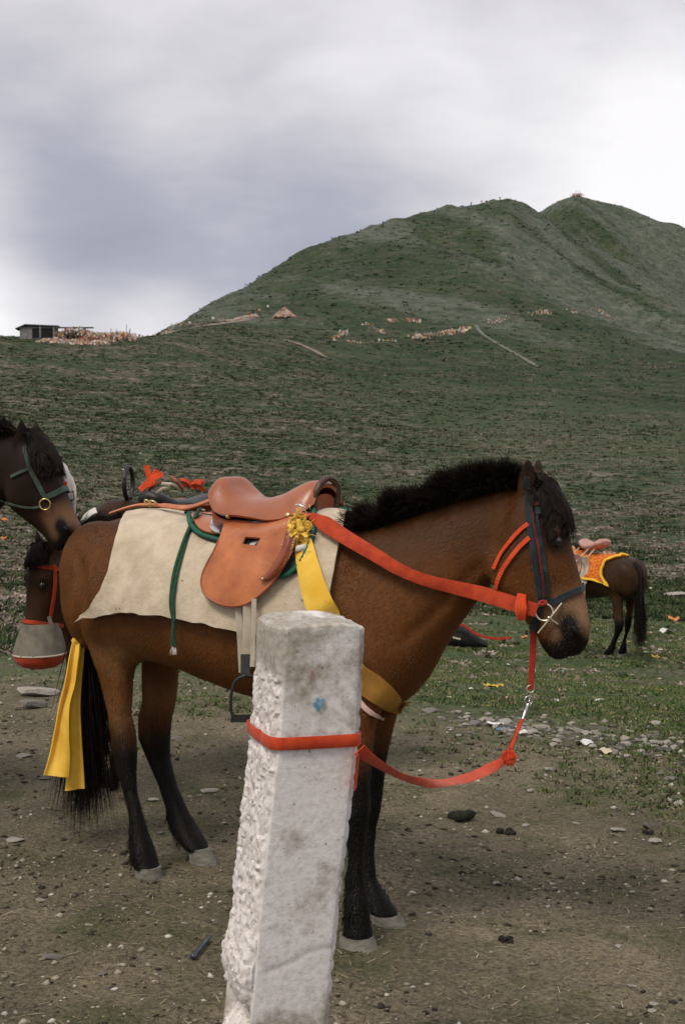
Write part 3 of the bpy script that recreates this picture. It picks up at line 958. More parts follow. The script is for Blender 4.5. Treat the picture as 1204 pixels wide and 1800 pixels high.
def hairs(roots, dirs, length, width, segs=5, grav=1.0, curl=0.25, seed=1, clump=0.0):
    rng = np.random.default_rng(seed)
    n = len(roots)
    p = np.array(roots, float); d = np.array(dirs, float)
    d /= np.linalg.norm(d, axis=1, keepdims=True)
    L = np.broadcast_to(np.asarray(length, float), (n,)); W = np.broadcast_to(np.asarray(width, float), (n,))
    side = np.cross(d, rng.normal(size=(n, 3)))
    side /= np.linalg.norm(side, axis=1, keepdims=True) + 1e-9
    bend = rng.normal(size=(n, 3)) * curl
    V = np.zeros((n, segs + 1, 2, 3))
    for i in range(segs + 1):
        w_ = (W * (1 - (i / segs) ** 1.6 * .92))[:, None] / 2
        V[:, i, 0] = p - side * w_; V[:, i, 1] = p + side * w_
        p = p + d * (L / segs)[:, None]
        d = d + bend / segs + np.array([0, 0, -1.0]) * (grav / segs)
        d /= np.linalg.norm(d, axis=1, keepdims=True)
    idx = np.arange(n * (segs + 1) * 2).reshape(n, segs + 1, 2)
    f = np.stack([idx[:, :-1, 0], idx[:, :-1, 1], idx[:, 1:, 1], idx[:, 1:, 0]], -1).reshape(-1, 4)
    return V.reshape(-1, 3).astype(np.float32), f.astype(np.int32)


def mane_on(h, n=7000, lmin=.07, lmax=.13, seed=3, mat_='hair', prof=None, lean=0.35, width=.0034):
    rng = np.random.default_rng(seed)
    C = np.array([c[0] for c in h.neck]); Tt = np.array([c[1] for c in h.neck])
    lat = np.array(h.neck[0][3])
    t = rng.random(n) * (len(C) - 1)
    i = np.clip(t.astype(int), 0, len(C) - 2); a = (t - i)[:, None]
    crest = C[i] * (1 - a) + C[i + 1] * a
    upv = crest - (Tt[i] * (1 - a) + Tt[i + 1] * a)
    upv /= np.linalg.norm(upv, axis=1, keepdims=True)
    sd = rng.normal(size=n) * .42 - lean * .8
    root = crest - upv * .012 + lat[None] * (rng.normal(size=(n, 1)) * .014)
    along = np.gradient(C, axis=0); along /= np.linalg.norm(along, axis=1, keepdims=True)
    d = upv * 1.0 + lat[None] * sd[:, None] + rng.normal(size=(n, 3)) * .10 + along[i] * (.10 + .35 * vnoise(t * 3.1, t * 0 + 2.5, s=14))[:, None]
    tt = t / (len(C) - 1)
    pf = np.interp(tt, *prof) if prof else 1.0
    lump = 1 + .22 * vnoise(t * 2.6, t * 0 + .5, s=4) + .10 * vnoise(t * 8, t * 0, s=6)
    L = (lmin + (lmax - lmin) * rng.random(n)) * pf * lump * h.hs
    v, f = hairs(root, d, L, width, 5, grav=.95, curl=.32, seed=seed)
    return obj('mane', v, f, M[mat_], h.o)


def forelock_on(h, n=3400, L=(.07, .178), seed=5, mat_='hair', spread=.030):
    rng = np.random.default_rng(seed)
    a0, f0 = hat(952, 848)
    roots = np.array([h.hp(a0 + rng.normal() * .012, f0 - .01 + rng.normal() * .012, rng.normal() * spread * .7) for _ in range(n)])
    ln = L[0] + (L[1] - L[0]) * rng.random(n)
    hf, ha, hl = np.array(h.hfr), np.array(h.hax), np.array(h.hlat)
    d = hf * .50 + ha * .85 + rng.normal(size=(n, 3)) * .10 + hl[None] * (rng.normal(size=(n, 1)) * .17 - .02)
    v, f = hairs(roots, d, ln * h.hs, .0036, 6, grav=3.2, curl=.30, seed=seed)
    # lie on the face instead of passing through it
    v = push_out(h.bvh, v, .010)
    return obj('forelock', v, f, M[mat_], h.o)


def push_out(bvh, v, off):
    out = v.copy()
    for i, p in enumerate(v):
        q, nrm, _, dist = bvh.find_nearest(Vector(p), .08)
        if q is not None:
            sd = (Vector(p) - q).dot(nrm)
            if sd < off:
                out[i] = np.array(q + nrm * (off + .016 * ((i // 14 * 7919) % 13) / 13))
    return out


def tail_on(h, n=3000, L=(.50, .76), seed=8, mat_='hair', top=1.06):
    rng = np.random.default_rng(seed)
    F = h.F
    roots = []; dirs = []
    for _ in range(n):
        t = rng.random() ** .7
        x, z = -0.675 - .03 * t, top - .26 * t
        y = rng.normal() * .022
        roots.append(F.w(x, y, z))
        dirs.append(F.u * (-.07 + rng.normal() * .07) + F.l * (rng.normal() * .10) + UP * (-1.0))
    ln = (L[0] + (L[1] - L[0]) * rng.random(n)) * F.s
    v, f = hairs(np.array(roots), np.array(dirs), ln, .0042, 8, grav=2.0, curl=.22, seed=seed)
    dock = tube([F.w(-.60, 0, 1.19), F.w(-.67, 0, 1.15), F.w(-.715, 0, 1.04), F.w(-.72, 0, .88), F.w(-.715, 0, .70)], [.034 * F.s, .036 * F.s, .036 * F.s, .034 * F.s, .022 * F.s], 10)
    n0 = len(v)
    v = np.concatenate([v, np.array([tuple(p) for p in dock[0]], np.float32)])
    fl = f.tolist() + [tuple(i + n0 for i in q) for q in dock[1]]
    return obj('tail', v, fl, M[mat_], h.o)


H1 = Horse(F1, NECK1, POLL, H_AX, H_FR, H_LAT)
H1.body('horse', 'bay horse with black mane and tan saddle, tied to the concrete post', (0.138, 0.051, 0.0130), (0.008, 0.0058, 0.004), (0.29, 0.155, 0.062))
coat_on(H1, H1.cols)
mane_on(H1, 17000, .092, .118, prof=([0, .15, .35, .6, .75, .8, 1.0], [.62, .95, 1.05, 1.0, .95, .75, .62]))
forelock_on(H1)
tail_on(H1)

# ------------------------------------------------------------------ tack of the main horse
def cast(bvh, px, py, off=0.0, F=F1, near=3.0):
    """point of a surface seen at a pixel, lifted by off along its normal"""
    r = ray(px, py).normalized()
    h = bvh.ray_cast(EYE, r)
    if h[0] is not None:
        n = h[1] if h[1].dot(r) < 0 else -h[1]
        return h[0] + n * off, n
    best = None
    for d in np.linspace(near, 6.0, 90):
        q = EYE + r * d
        p, n, _, dist = bvh.find_nearest(q)
        if best is None or dist < best[0]:
            best = (dist, p, n)
    return best[1] + best[2] * off, best[2]


def smooth_pts(P, it=2):
    P = [p.copy() for p in P]
    for _ in range(it):
        P = [P[0]] + [(P[i - 1] + P[i] * 2 + P[i + 1]) / 4 for i in range(1, len(P) - 1)] + [P[-1]]
    return P


def surf_strap(bvh, pxs, width, th, off=None, k=8, it=2):
    off = th * .7 if off is None else off
    P = []; Nn = []
    for q in spline(pxs, k):
        p, n = cast(bvh, q[0], q[1], off)
        P.append(p); Nn.append(n)
    return ribbon(smooth_pts(P, it), smooth_pts(Nn, 3), width, th)


def mirror(vf, o, n):
    """the same strap on the other side of a plane"""
    v, f = vf
    return [p - n * (2 * (p - o).dot(n)) for p in v], [tuple(reversed(q)) for q in f]


def bvh_of(*vfs):
    V = []; Fc = []
    for v, f in vfs:
        n = len(V)
        V += [Vector(p) for p in v]; Fc += [tuple(i + n for i in q) for q in f]
    return BVHTree.FromPolygons(V, Fc)


def sheet(grid, th, nrm_out=None):
    """thick sheet from a grid of points (rows x cols), thickened towards its normals"""
    nr, nc = len(grid), len(grid[0])
    G = np.array([[tuple(p) for p in r] for r in grid])
    du = np.gradient(G, axis=1); dv = np.gradient(G, axis=0)
    n = np.cross(du, dv); n /= np.linalg.norm(n, axis=-1, keepdims=True) + 1e-12
    if nrm_out is not None and (n * nrm_out).sum() < 0: n = -n
    thk = np.broadcast_to(th, (nr, nc)).copy() if np.isscalar(th) else th
    T = G + n * thk[..., None]
    V = [Vector(p) for p in T.reshape(-1, 3)] + [Vector(p) for p in G.reshape(-1, 3)]
    m = nr * nc
    f = []
    for i in range(nr - 1):
        for j in range(nc - 1):
            a, b, c, d = i * nc + j, i * nc + j + 1, (i + 1) * nc + j + 1, (i + 1) * nc + j
            f.append((a, b, c, d)); f.append((a + m, d + m, c + m, b + m))
    edge = [i for i in range(nc)] + [i * nc + nc - 1 for i in range(1, nr)] + [(nr - 1) * nc + j for j in range(nc - 2, -1, -1)] + [i * nc for i in range(nr - 2, 0, -1)]
    for a, b in zip(edge, edge[1:] + edge[:1]):
        f.append((b, a, a + m, b + m))
    return V, f


def interp_px(pts, t):
    x = [p[0] for p in pts]
    return np.array([np.interp(t, x, [p[1] for p in pts]), np.interp(t, x, [p[2] for p in pts])])


# --- felt blanket: near half fitted to the body, far half its mirror image
REAR = [(0, 268, 872), (.15, 243, 886), (.3, 221, 915), (.45, 207, 955), (.6, 199, 1005), (.75, 185, 1040), (.9, 162, 1072), (1, 148, 1090)]
FRONT = [(0, 607, 905), (.2, 604, 928), (.4, 596, 968), (.6, 588, 1012), (.8, 582, 1056), (1, 576, 1100)]
HEM = [(0, 148, 1090), (.08, 180, 1081), (.2, 235, 1075), (.35, 300, 1083), (.5, 362, 1094), (.65, 425, 1108), (.8, 490, 1122), (1, 576, 1100)]
TOP = [(0, 268, 872), (.3, 360, 868), (.6, 480, 886), (1, 607, 905)]


def blanket_local(ns=56, nt=30):
    c00, c10 = interp_px(TOP, 0), interp_px(TOP, 1)
    c01, c11 = interp_px(HEM, 0), interp_px(HEM, 1)
    rows = []
    for i in range(nt + 1):
        t = i / nt
        row = []
        for j in range(ns + 1):
            s_ = j / ns
            p = (1 - t) * interp_px(TOP, s_) + t * interp_px(HEM, s_) + (1 - s_) * interp_px(REAR, t) + s_ * interp_px(FRONT, t) \
                - ((1 - s_) * (1 - t) * c00 + s_ * (1 - t) * c10 + (1 - s_) * t * c01 + s_ * t * c11)
            q, _ = cast(H1.bvh, p[0], p[1] + (3 if t < .04 else 0), .004)
            row.append(F1.loc(q))
        rows.append(row)
    L = np.array([[tuple(p) for p in r] for r in rows])
    L[0, :, 1] = 0
    for j in range(ns + 1):
        h = H1.bvh.ray_cast(F1.w(L[0, j, 0], 0, 2.2), Vector((0, 0, -1)))
        if h[0]: L[0, j, 2] = F1.loc(h[0]).z + .004
    for i in range(1, nt + 1):       # felt does not tuck in under the barrel
        L[i, :, 1] = np.minimum(L[i, :, 1], L[i - 1, :, 1] + .006)
    for _ in range(3):
        L[1:-1, 1:-1] = (L[1:-1, 1:-1] * 2 + L[:-2, 1:-1] + L[2:, 1:-1] + L[1:-1, :-2] + L[1:-1, 2:]) / 6
    n = fbm(L[..., 0] * 9, L[..., 2] * 9, s=77, o=3)
    L[1:, :, 1] -= .007 * (n[1:] + .6) * np.linspace(0, 1, nt)[:, None] + .003
    hem = np.linspace(0, 1, nt + 1)[:, None] ** 4
    L[..., 1] -= hem * .012 * (vnoise(L[..., 0] * 11, L[..., 0] * 0, s=5) + .6)
    # uneven cut edges
    L[-1, :, 2] += .003 * vnoise(L[-1, :, 0] * 25, L[-1, :, 0] * 0, s=8)
    L[:, 0, 0] += .004 * vnoise(L[:, 0, 2] * 40, L[:, 0, 2] * 0, s=9)
    return L


BL = blanket_local()
full = np.concatenate([BL[::-1], (BL * np.array([1, -1, 1]))[1:]])


def blanket_world(F, off=0.0):
    return [[F.w(p[0], p[1] * (1 + off), p[2] + off * .2) for p in r] for r in full]


bgrid = blanket_world(F1)
gN = np.array([[tuple(F1.l * (1 if i > len(full) // 2 else -1) + UP * .8) for _ in r] for i, r in enumerate(full)])
BLK = sheet(bgrid, .017, gN)
blanket = obj('saddle_blanket', *BLK, M['felt'], origin=F1.w(.05, 0, 1.25))
tag(blanket, 'thick cream felt blanket draped over the bay horse under its saddle', 'blanket')
BV2 = bvh_of(BLK, (list(map(tuple, H1.V.tolist())), H1.Fc.tolist()))

# --- saddle
saddle = thing('saddle', F1.w(.17, 0, 1.25), 'tan leather saddle with brass rivets on the cream felt blanket', 'saddle')


def cdt_patch(outline, holes=(), step=9.0):
    """triangulated pixel polygon"""
    pts = [Vector((p[0], p[1])) for p in outline]
    edges = [(i, (i + 1) % len(pts)) for i in range(len(pts))]
    for h in holes:
        n = len(pts)
        pts += [Vector(p) for p in h]
        edges += [(n + i, n + (i + 1) % len(h)) for i in range(len(h))]

    def inside(p, poly):
        c = False
        for i in range(len(poly)):
            a, b = poly[i], poly[i - 1]
            if (a[1] > p[1]) != (b[1] > p[1]) and p[0] < (b[0] - a[0]) * (p[1] - a[1]) / (b[1] - a[1]) + a[0]: c = not c
        return c
    xs = [p[0] for p in outline]; ys = [p[1] for p in outline]
    y = min(ys) + step / 2; k = 0
    while y < max(ys):
        x = min(xs) + step / 2 + (k % 2) * step / 2
        while x < max(xs):
            if inside((x, y), outline) and not any(inside((x, y), h) for h in holes): pts.append(Vector((x, y)))
            x += step
        y += step * .87; k += 1
    v2, _, fs, *_r = delaunay_2d_cdt(pts, edges, [], 0, 1e-4)
    out = []
    for f in fs:
        c = sum((v2[i] for i in f), Vector((0, 0))) / len(f)
        if inside(c, outline) and not any(inside(c, h) for h in holes): out.append(tuple(f))
    return v2, out


def px_plate(bvh, outline, off, th, holes=(), step=7.0, smooth_k=5, outline_k=5, bulge=None):
    """plate of leather following a surface: (verts, faces) thick"""
    ol = [tuple(p[:2]) for p in spline(list(outline) + [outline[0]], outline_k)[:-1]] if outline_k else list(outline)
    v2, fs = cdt_patch(ol, holes, step)
    P = []; Nn = []
    for p in v2:
        q, n = cast(bvh, p[0], p[1], 0.0)
        P.append(q); Nn.append(n)
    nb = {i: set() for i in range(len(P))}
    for f in fs:
        for a in f:
            nb[a].update(f)
    ec = {}
    for f in fs:
        for k in range(len(f)):
            e = tuple(sorted((f[k], f[(k + 1) % len(f)]))); ec[e] = ec.get(e, 0) + 1
    bnd = set(i for e, c in ec.items() if c == 1 for i in e)
    for _ in range(smooth_k):
        Nn = [sum((Nn[j] for j in nb[i]), Nn[i] * 1.0).normalized() for i in range(len(P))]
        P = [(P[i] + sum((P[j] for j in nb[i]), Vector()) / max(1, len(nb[i]))) / 2 if i not in bnd else P[i] for i in range(len(P))]
    Po = []
    for i, p in enumerate(P):
        o_ = off if not callable(off) else off(v2[i][0], v2[i][1])
        # slide along the sight line so that the outline stays where it is seen
        r = (p - EYE).normalized()
        c = max(.35, -r.dot(Nn[i]))
        Po.append(p - r * (o_ / c))
    n = len(Po)
    V = [p + Nn[i] * (th / 2) for i, p in enumerate(Po)] + [p - Nn[i] * (th / 2) for i, p in enumerate(Po)]
    F_ = []
    cnt = {}
    for f in fs:
        a, b, c = Po[f[0]], Po[f[1]], Po[f[2]]
        if (b - a).cross(c - a).dot(Nn[f[0]]) < 0: f = tuple(reversed(f))
        F_.append(f); F_.append(tuple(i + n for i in reversed(f)))
        for k in range(len(f)):
            e = (f[k], f[(k + 1) % len(f)])
            cnt[e] = 1
    for (a, b) in list(cnt):
        if (b, a) not in cnt:
            F_.append((b, a, a + n, b + n))
    return V, F_


def refl(vf): return mirror(vf, F1.o, F1.l)


def both(name, vf, m_, parent):
    obj(name, *refl(vf), m_, parent)
    return obj(name, *vf, m_, parent)



# sweat pad with green rolled edge under the saddle
PAD_OL = [(337, 893), (332, 910), (338, 930), (356, 944), (385, 953), (420, 960), (450, 985), (475, 1008), (500, 1014), (524, 1002), (540, 975), (551, 945), (556, 915), (545, 892), (500, 880), (430, 878), (370, 876)]
pv = px_plate(BV2, PAD_OL, .010, .012, step=9)
pad = both('sweat_pad', pv, M['pad'], saddle)
P = []
for q in spline(PAD_OL[1:15], 4):
    p, n = cast(BV2, q[0], q[1], .012); P.append(p)
tr = tube(smooth_pts(P, 2), .0085, 8)
both('trim', tr, M['greentrim'], pad)
# rear leather lobe with the plated hardware
lob = [(336, 906), (341, 893), (354, 885), (375, 882), (395, 890), (400, 905), (398, 925), (388, 937), (368, 936), (350, 928)]
lv = px_plate(BV2, lob, .022, .006, step=6)
both('rear_lobe', lv, M['leather'], saddle)
pl = px_plate(BV2, [(376, 908), (384, 899), (398, 903), (402, 920), (398, 936), (380, 936), (369, 926)], .030, .005, step=5)
both('metal_plate', pl, M['steel'], saddle)
sl = px_plate(BV2, [(384, 924), (396, 921), (399, 933), (386, 934)], .0345, .004, step=5, outline_k=0)
sl2 = px_plate(BV2, [(379, 911), (384, 906), (388, 911), (383, 916)], .0345, .004, step=5, outline_k=0)
obj('plate_slot', *sl, M['blackmetal'], saddle)
obj('plate_slot', *sl2, M['blackmetal'], saddle)

# flap with its cut-out window
z2 = lambda L: [(300 + x / 3.168, 780 + y / 3.168) for x, y in L]
FLAP_OL = z2([(305, 400), (292, 470), (268, 540), (240, 600), (203, 665), (175, 735), (172, 790), (192, 840), (240, 880), (300, 902), (350, 906), (420, 893), (490, 848), (560, 782), (620, 700), (668, 610), (695, 530), (690, 460), (672, 405), (500, 360)])
hole = z2([(418, 522), (505, 527), (480, 570), (402, 560)])


def flap_off(x, y):
    return .040 - .012 * max(0, min(1, (y - 960) / 100)) + .004 * math.sin(x * .05)


fv = px_plate(BV2, FLAP_OL, flap_off, .006, holes=[hole], step=6, smooth_k=8)
flap = obj('flap', *fv, M['leather'], saddle)
farflap = obj('flap', *refl(fv), M['leather'], saddle)
edge_px = [tuple(p[:2]) for p in spline(FLAP_OL[2:17], 5)]
EP = []
for q_ in edge_px:
    p_, n_ = cast(bvh_of(fv), q_[0], q_[1], 0)
    EP.append(p_)
obj('edging', *tube(smooth_pts(EP, 2), .0036, 6), M['leather_dk'], flap)
FB = bvh_of(fv, BLK, (list(map(tuple, H1.V.tolist())), H1.Fc.tolist()))
# black sheet standing in for the shade behind the flap, and strap keeper seen through the hole
hl = z2([(395, 512), (515, 517), (490, 580), (392, 570)])
MB().add(*px_plate(BV2, hl, .029, .003, step=6, outline_k=0)).build('window_shade_sheet', M['blackmetal'], flap)
bk = z2([(445, 553), (485, 535), (494, 541), (462, 571), (440, 571)])
obj('buckle', *px_plate(BV2, bk, .034, .003, step=5, outline_k=0), M['steel'], flap)
# knee roll and its stitches
roll_ol = z2([(660, 480), (690, 490), (696, 530), (670, 610), (630, 680), (575, 740), (512, 762), (500, 748), (540, 715), (590, 640), (625, 560), (640, 500)])
rc = np.array([(655, 505), (640, 575), (605, 655), (555, 725), (515, 752)]) / 3.168 + np.array([300, 780])


def roll_off(x, y):
    d = min(math.hypot(x - a[0], y - a[1]) for a in spline([tuple(p) for p in rc], 5))
    return .004 + .010 * max(0, 1 - (d / 9) ** 2)


rv = px_plate(FB, roll_ol, roll_off, .003, step=3.5, smooth_k=4)
roll = obj('knee_roll', *rv, M['leather_dk'], flap)


def stitches(bvh, pxs, name, parent, off=.004, every=1, k=10, r=.0011):
    pts = spline(pxs, k)
    mb = MB()
    for i in range(0, len(pts) - 1, 2):
        a, _ = cast(bvh, *pts[i][:2], off); b, _ = cast(bvh, *(pts[i] * .25 + pts[i + 1] * .75)[:2], off)
        mb.add(*tube([a, (a + b) / 2, b], [r * .7, r, r * .7], 5))
    return mb.build(name, M['thread'], parent)


stitches(FB, z2([(655, 488), (684, 500), (690, 535), (662, 615), (620, 688), (565, 742), (515, 756)]), 'stitching', roll)
stitches(FB, z2([(650, 488), (632, 545), (600, 632), (555, 705), (512, 748)]), 'stitching', roll)
# far side roll
obj('knee_roll', *refl(rv), M['leather_dk'], farflap)

# seat: built in the horse's own axes
SX = np.array([-.012, .0, .018, .045, .085, .14, .20, .27, .32, .36, .392, .408])
SZ = np.array([1.385, 1.403, 1.402, 1.376, 1.342, 1.330, 1.334, 1.352, 1.376, 1.392, 1.392, 1.380])
SW = np.array([.070, .098, .112, .122, .126, .124, .122, .122, .120, .112, .095, .065])
SE = np.array([1.368, 1.345, 1.318, 1.294, 1.284, 1.284, 1.280, 1.274, 1.280, 1.292, 1.306, 1.330])
sf = np.linspace(0, 1, 46); s0 = np.linspace(0, 1, len(SX))
sx, sz, sw, se = (np.interp(sf, s0, a) for a in (SX, SZ, SW, SE))
for a in (sx, sz, sw, se):
    a[1:-1] = (a[:-2] + 2 * a[1:-1] + a[2:]) / 4
tt = np.linspace(-1, 1, 33)
grid = []
for i in range(len(sx)):
    row = []
    for t in tt:
        dish = .020 * math.exp(-((sx[i] - .04) / .05) ** 2) * math.cos(t * math.pi) * (1 if abs(t) < .5 else 0)
        z = se[i] + (sz[i] - se[i]) * (1 - abs(t) ** 2.6) - dish * .6
        row.append(F1.w(sx[i], t * sw[i], z))
    grid.append(row)
SEAT = sheet(grid, .010, np.array([[tuple(UP)] * len(tt)] * len(sx)))
seat = obj('seat', *SEAT, M['leather_seat'], saddle)
SB = bvh_of(SEAT)
# solid tree under the leather so that nothing shows through from behind
grid2 = [[F1.w(sx[i], t * sw[i] * .93, max(1.262, se[i] - .012) + (sz[i] - se[i]) * (1 - abs(t) ** 2.6) * .8) for t in tt] for i in range(2, len(sx) - 2)]
low = [[F1.w(sx[i], t * sw[i] * .86, 1.258 - .02 * abs(t)) for t in tt] for i in range(2, len(sx) - 2)]
mb = MB(); nr, nc = len(grid2), len(tt)
V = [p for r in grid2 for p in r] + [p for r in low for p in r]
f = []
for i in range(nr - 1):
    f.append((i * nc, i * nc + nr * nc, (i + 1) * nc + nr * nc, (i + 1) * nc)); f.append((i * nc + nc - 1, (i + 1) * nc + nc - 1, (i + 1) * nc + nc - 1 + nr * nc, i * nc + nc - 1 + nr * nc))
for j in range(nc - 1):
    f.append((j, j + 1, j + 1 + nr * nc, j + nr * nc)); b_ = (nr - 1) * nc
    f.append((b_ + j, b_ + j + nr * nc, b_ + j + 1 + nr * nc, b_ + j + 1))
obj('saddle_tree', V, f, M['leather_dk'], saddle)
# piping and stitching of the seat edge on the near side
edge = [grid[i][1] for i in range(len(sx))]
MB().add(*tube([p + UP * .004 for p in edge], .0045, 8)).build('piping', M['leather_dk'], seat)
edge2 = [grid[i][-2] for i in range(len(sx))]
MB().add(*tube([p + UP * .004 for p in edge2], .0045, 8)).build('piping', M['leather_dk'], seat)
mb = MB()
for side_ in (3, -4):
    e = [grid[i][side_] + UP * .0105 for i in range(1, len(sx) - 1)]
    pts = spline([tuple(p) for p in e], 2)
    mb = MB()
    for i in range(0, len(pts) - 1, 2):
        a, b = Vector(pts[i]), Vector(pts[i] * .3 + pts[i + 1] * .7)
        mb.add(*tube([a, b], .0013, 5))
    mb.build('stitching', M['thread'], seat)
# rivets
for i, q in enumerate([(320, 404), (652, 397), (665, 487), (513, 752)]):
    big = i < 2
    px_, py_ = 300 + q[0] / 3.168, 780 + q[1] / 3.168
    if big:
        p, n = cast(bvh_of(SEAT, fv), px_, py_, .002)
    else:
        p, n = cast(bvh_of(rv, fv), px_, py_, .002)
    a = n.orthogonal().normalized(); b = n.cross(a)
    rr = .0085 if big else .004
    obj('rivet', *ellipsoid(p, a * rr, b * rr, n * (rr * .5), 14, 8), M['brass'] if big else M['thread'], saddle)
# pommel handle: dark iron loop standing in front of the seat
hb = F1.w(.395, 0, 1.285)
hd = (F1.u * .16 + UP).normalized()
hp_ = [hb + F1.l * (.058 * math.sin(a)) * (1.0) + hd * (.060 + .066 * math.cos(a)) for a in np.linspace(-2.75, 2.75, 26)]
MB().add(*tube(hp_, .0105, 10)).build('pommel_handle', M['darkhandle'], saddle)
dp, dn = cast(BV2, 532, 908, .030)
both('dee_ring', ring_tube(dp, F1.u * .026, (UP * .8 - F1.l * .6) * .012, .0045), M['steel'], saddle)
MB().add(*surf_strap(BV2, [(520, 915), (540, 912), (556, 915)], .030, .006, .016)).build('dee_strap', M['blackmetal'], saddle)
# crupper strap running back along the spine
cp = [F1.w(x, y, 0) for x, y in ((.0, -.06), (-.06, -.055), (-.16, -.045), (-.28, -.03), (-.40, -.015), (-.49, -.005), (-.58, 0))]
cz = [1.345, 1.322, 1.300, 1.302, 1.300, 1.285, 1.262]
cp = [Vector((p.x, p.y, z)) for p, z in zip(cp, cz)]
crup = MB().add(*ribbon([Vector(p) for p in spline([tuple(p) for p in cp], 6)], [(UP - F1.l * .7).normalized()] * (6 * 6 + 1), [.022] * 19 + [.013] * 18, .006)).build('crupper_strap', M['leather'], saddle)
MB().add(*ring_tube(F1.w(-.012, -.07, 1.348), (F1.u * .012 + UP * .008), (F1.l * .4 + UP) * .011, .003)).build('ring', M['brass'], crup)
MB().add(*ring_tube(F1.w(-.33, -.03, 1.308), F1.u * .016, (UP * .7 - F1.l * .7) * .013, .003)).add(*ring_tube(F1.w(-.355, -.03, 1.308), F1.u * .012, (UP * .7 - F1.l * .7) * .016, .003)).build('buckle', M['brass'], crup)
# green lashing rope hanging from the rear lobe
rp = spline([(354, 893), (349, 902), (337, 930), (325, 965), (314, 1005), (308, 1045), (306, 1085), (305, 1120), (306, 1136)], 6)
BV3 = bvh_of(BLK, lv, (list(map(tuple, H1.V.tolist())), H1.Fc.tolist()))
RP = []
for i, q in enumerate(rp):
    p, n = cast(BV3, q[0], q[1], .012 if q[1] < 1080 else .02)
    RP.append(p)
hang = [i for i, q in enumerate(rp) if q[1] > 1078][0]
for i in range(hang, len(RP)):       # free end hangs plumb from the hem
    RP[i] = at(rp[i][0], rp[i][1], (RP[hang - 1] - EYE).dot(C_FWD))
RP = smooth_pts(RP, 3)
gr = MB()
for ph in (0, math.pi):
    gr.add(*tube([p + Vector((math.cos(i * .12 + ph), 0, math.sin(i * .12 + ph))) * .0050 for i, p in enumerate(RP)], .0056, 7))
rope = gr.build('lashing_rope', M['greenrope'], saddle)
e = RP[-1]
v_, f_ = hairs(np.array([tuple(e + Vector((random.uniform(-.006, .006), 0, 0))) for _ in range(40)]), np.array([(random.gauss(0, .25), random.gauss(0, .25), -1) for _ in range(40)]), .028, .0022, 3, seed=4)
obj('frayed_end', v_, f_, M['white'], rope)
p, n = cast(BV3, 354, 891, .012)
a_ = n.orthogonal().normalized()
MB().add(*ring_tube(p, a_ * .010, n.cross(a_) * .010, .0035)).build('eyelet', M['steel'], rope)

# girth straps hanging below the flap and the stirrup
for i, (x0, x1, y1, wpx, y0) in enumerate(((419, 426, 1182, 12, 1063), (435, 434, 1176, 15, 1058), (447, 444, 1172, 9, 1053))):
    q = spline([(x0, y0), (x0 + .2 * (x1 - x0), 1085), (x0 + .6 * (x1 - x0), 1125), (x1, y1)], 5)
    P = []
    for t in q:
        p, n = cast(BV2, t[0], t[1], .010 + .004 * i)
        P.append(p)
    d0 = min((p - EYE).dot(C_FWD) for p in P)
    P = [at(t[0], t[1], d0 - .006 * i) for t in q]
    obj('girth_strap', *ribbon(P, [-ray(430, 1100)] * len(P), wpx / FPX * d0, .005), M['girthweb'], saddle)
q0 = at(432, 1176, 4.28)
st = MB()
sp = [at(x, y, 4.27) for x, y in ((440, 1186), (420, 1192), (410, 1205), (406, 1230), (407, 1252), (412, 1262))]
sp2 = [at(x, y, 4.27) for x, y in ((432, 1186), (452, 1192), (460, 1205), (462, 1230), (461, 1252), (456, 1262))]
st.add(*tube([Vector(p) for p in spline([tuple(p) for p in sp], 4)], .0045, 8)).add(*tube([Vector(p) for p in spline([tuple(p) for p in sp2], 4)], .006, 8))
st.add(*box((at(412, 1263, 4.27) + at(456, 1263, 4.27)) / 2, Vector((.047, 0, 0)), Vector((0, .028, 0)), Vector((0, 0, .006))))
st.add(*ribbon([at(432, 1150, 4.285), at(432, 1170, 4.28), at(432, 1190, 4.272)], [Vector((0, -1, 0))] * 3, .030, .006))
st.build('stirrup', M['blackmetal'], saddle)

# --- yellow cloth of the breast band with its ragged knot, then the ochre band round the chest
BVB = bvh_of(BLK, (list(map(tuple, H1.V.tolist())), H1.Fc.tolist()))
bb = thing('breast_band', F1.w(.6, 0, .9), 'ragged yellow cloth breast band tied to the saddle front, passing behind the post', 'breast band')
P = []; Nn = []; W = []
for q in spline([(536, 958, 34), (543, 990, 40), (553, 1030, 46), (566, 1070, 50), (584, 1110, 48), (607, 1150, 46)], 6):
    p, n = cast(BVB, q[0], q[1], .016); P.append(p); Nn.append(n); W.append(q[2] / FPX * 4.3)
obj('yellow_strip', *ribbon(smooth_pts(P, 3), smooth_pts(Nn, 4), W, .005), M['yellow'], bb)
P = []; Nn = []; W = []
for q in spline([(600, 1140, 46), (625, 1172, 46), (650, 1202, 48), (680, 1228, 40), (705, 1243, 28), (722, 1250, 16), (734, 1252, 8)], 6):
    p, n = cast(BVB, q[0], q[1], .012); P.append(p); Nn.append(n); W.append(q[2] / FPX * 4.15)
chest = ribbon(smooth_pts(P, 3), smooth_pts(Nn, 4), W, .005)
obj('chest_strip', *chest, M['ochre'], bb)
P = []; Nn = []
for q in spline([(632, 1232), (645, 1246), (662, 1258), (676, 1262)], 5):
    p, n = cast(BVB, q[0], q[1], .008); P.append(p); Nn.append(n)
obj('pink_lining', *ribbon(smooth_pts(P, 2), Nn, [.016] * 8 + [.012] * 8, .004), M['pinkcloth'], bb)
kn, kN = cast(BVB, 538, 948, .045)
kv = MB()
rng = random.Random(12)
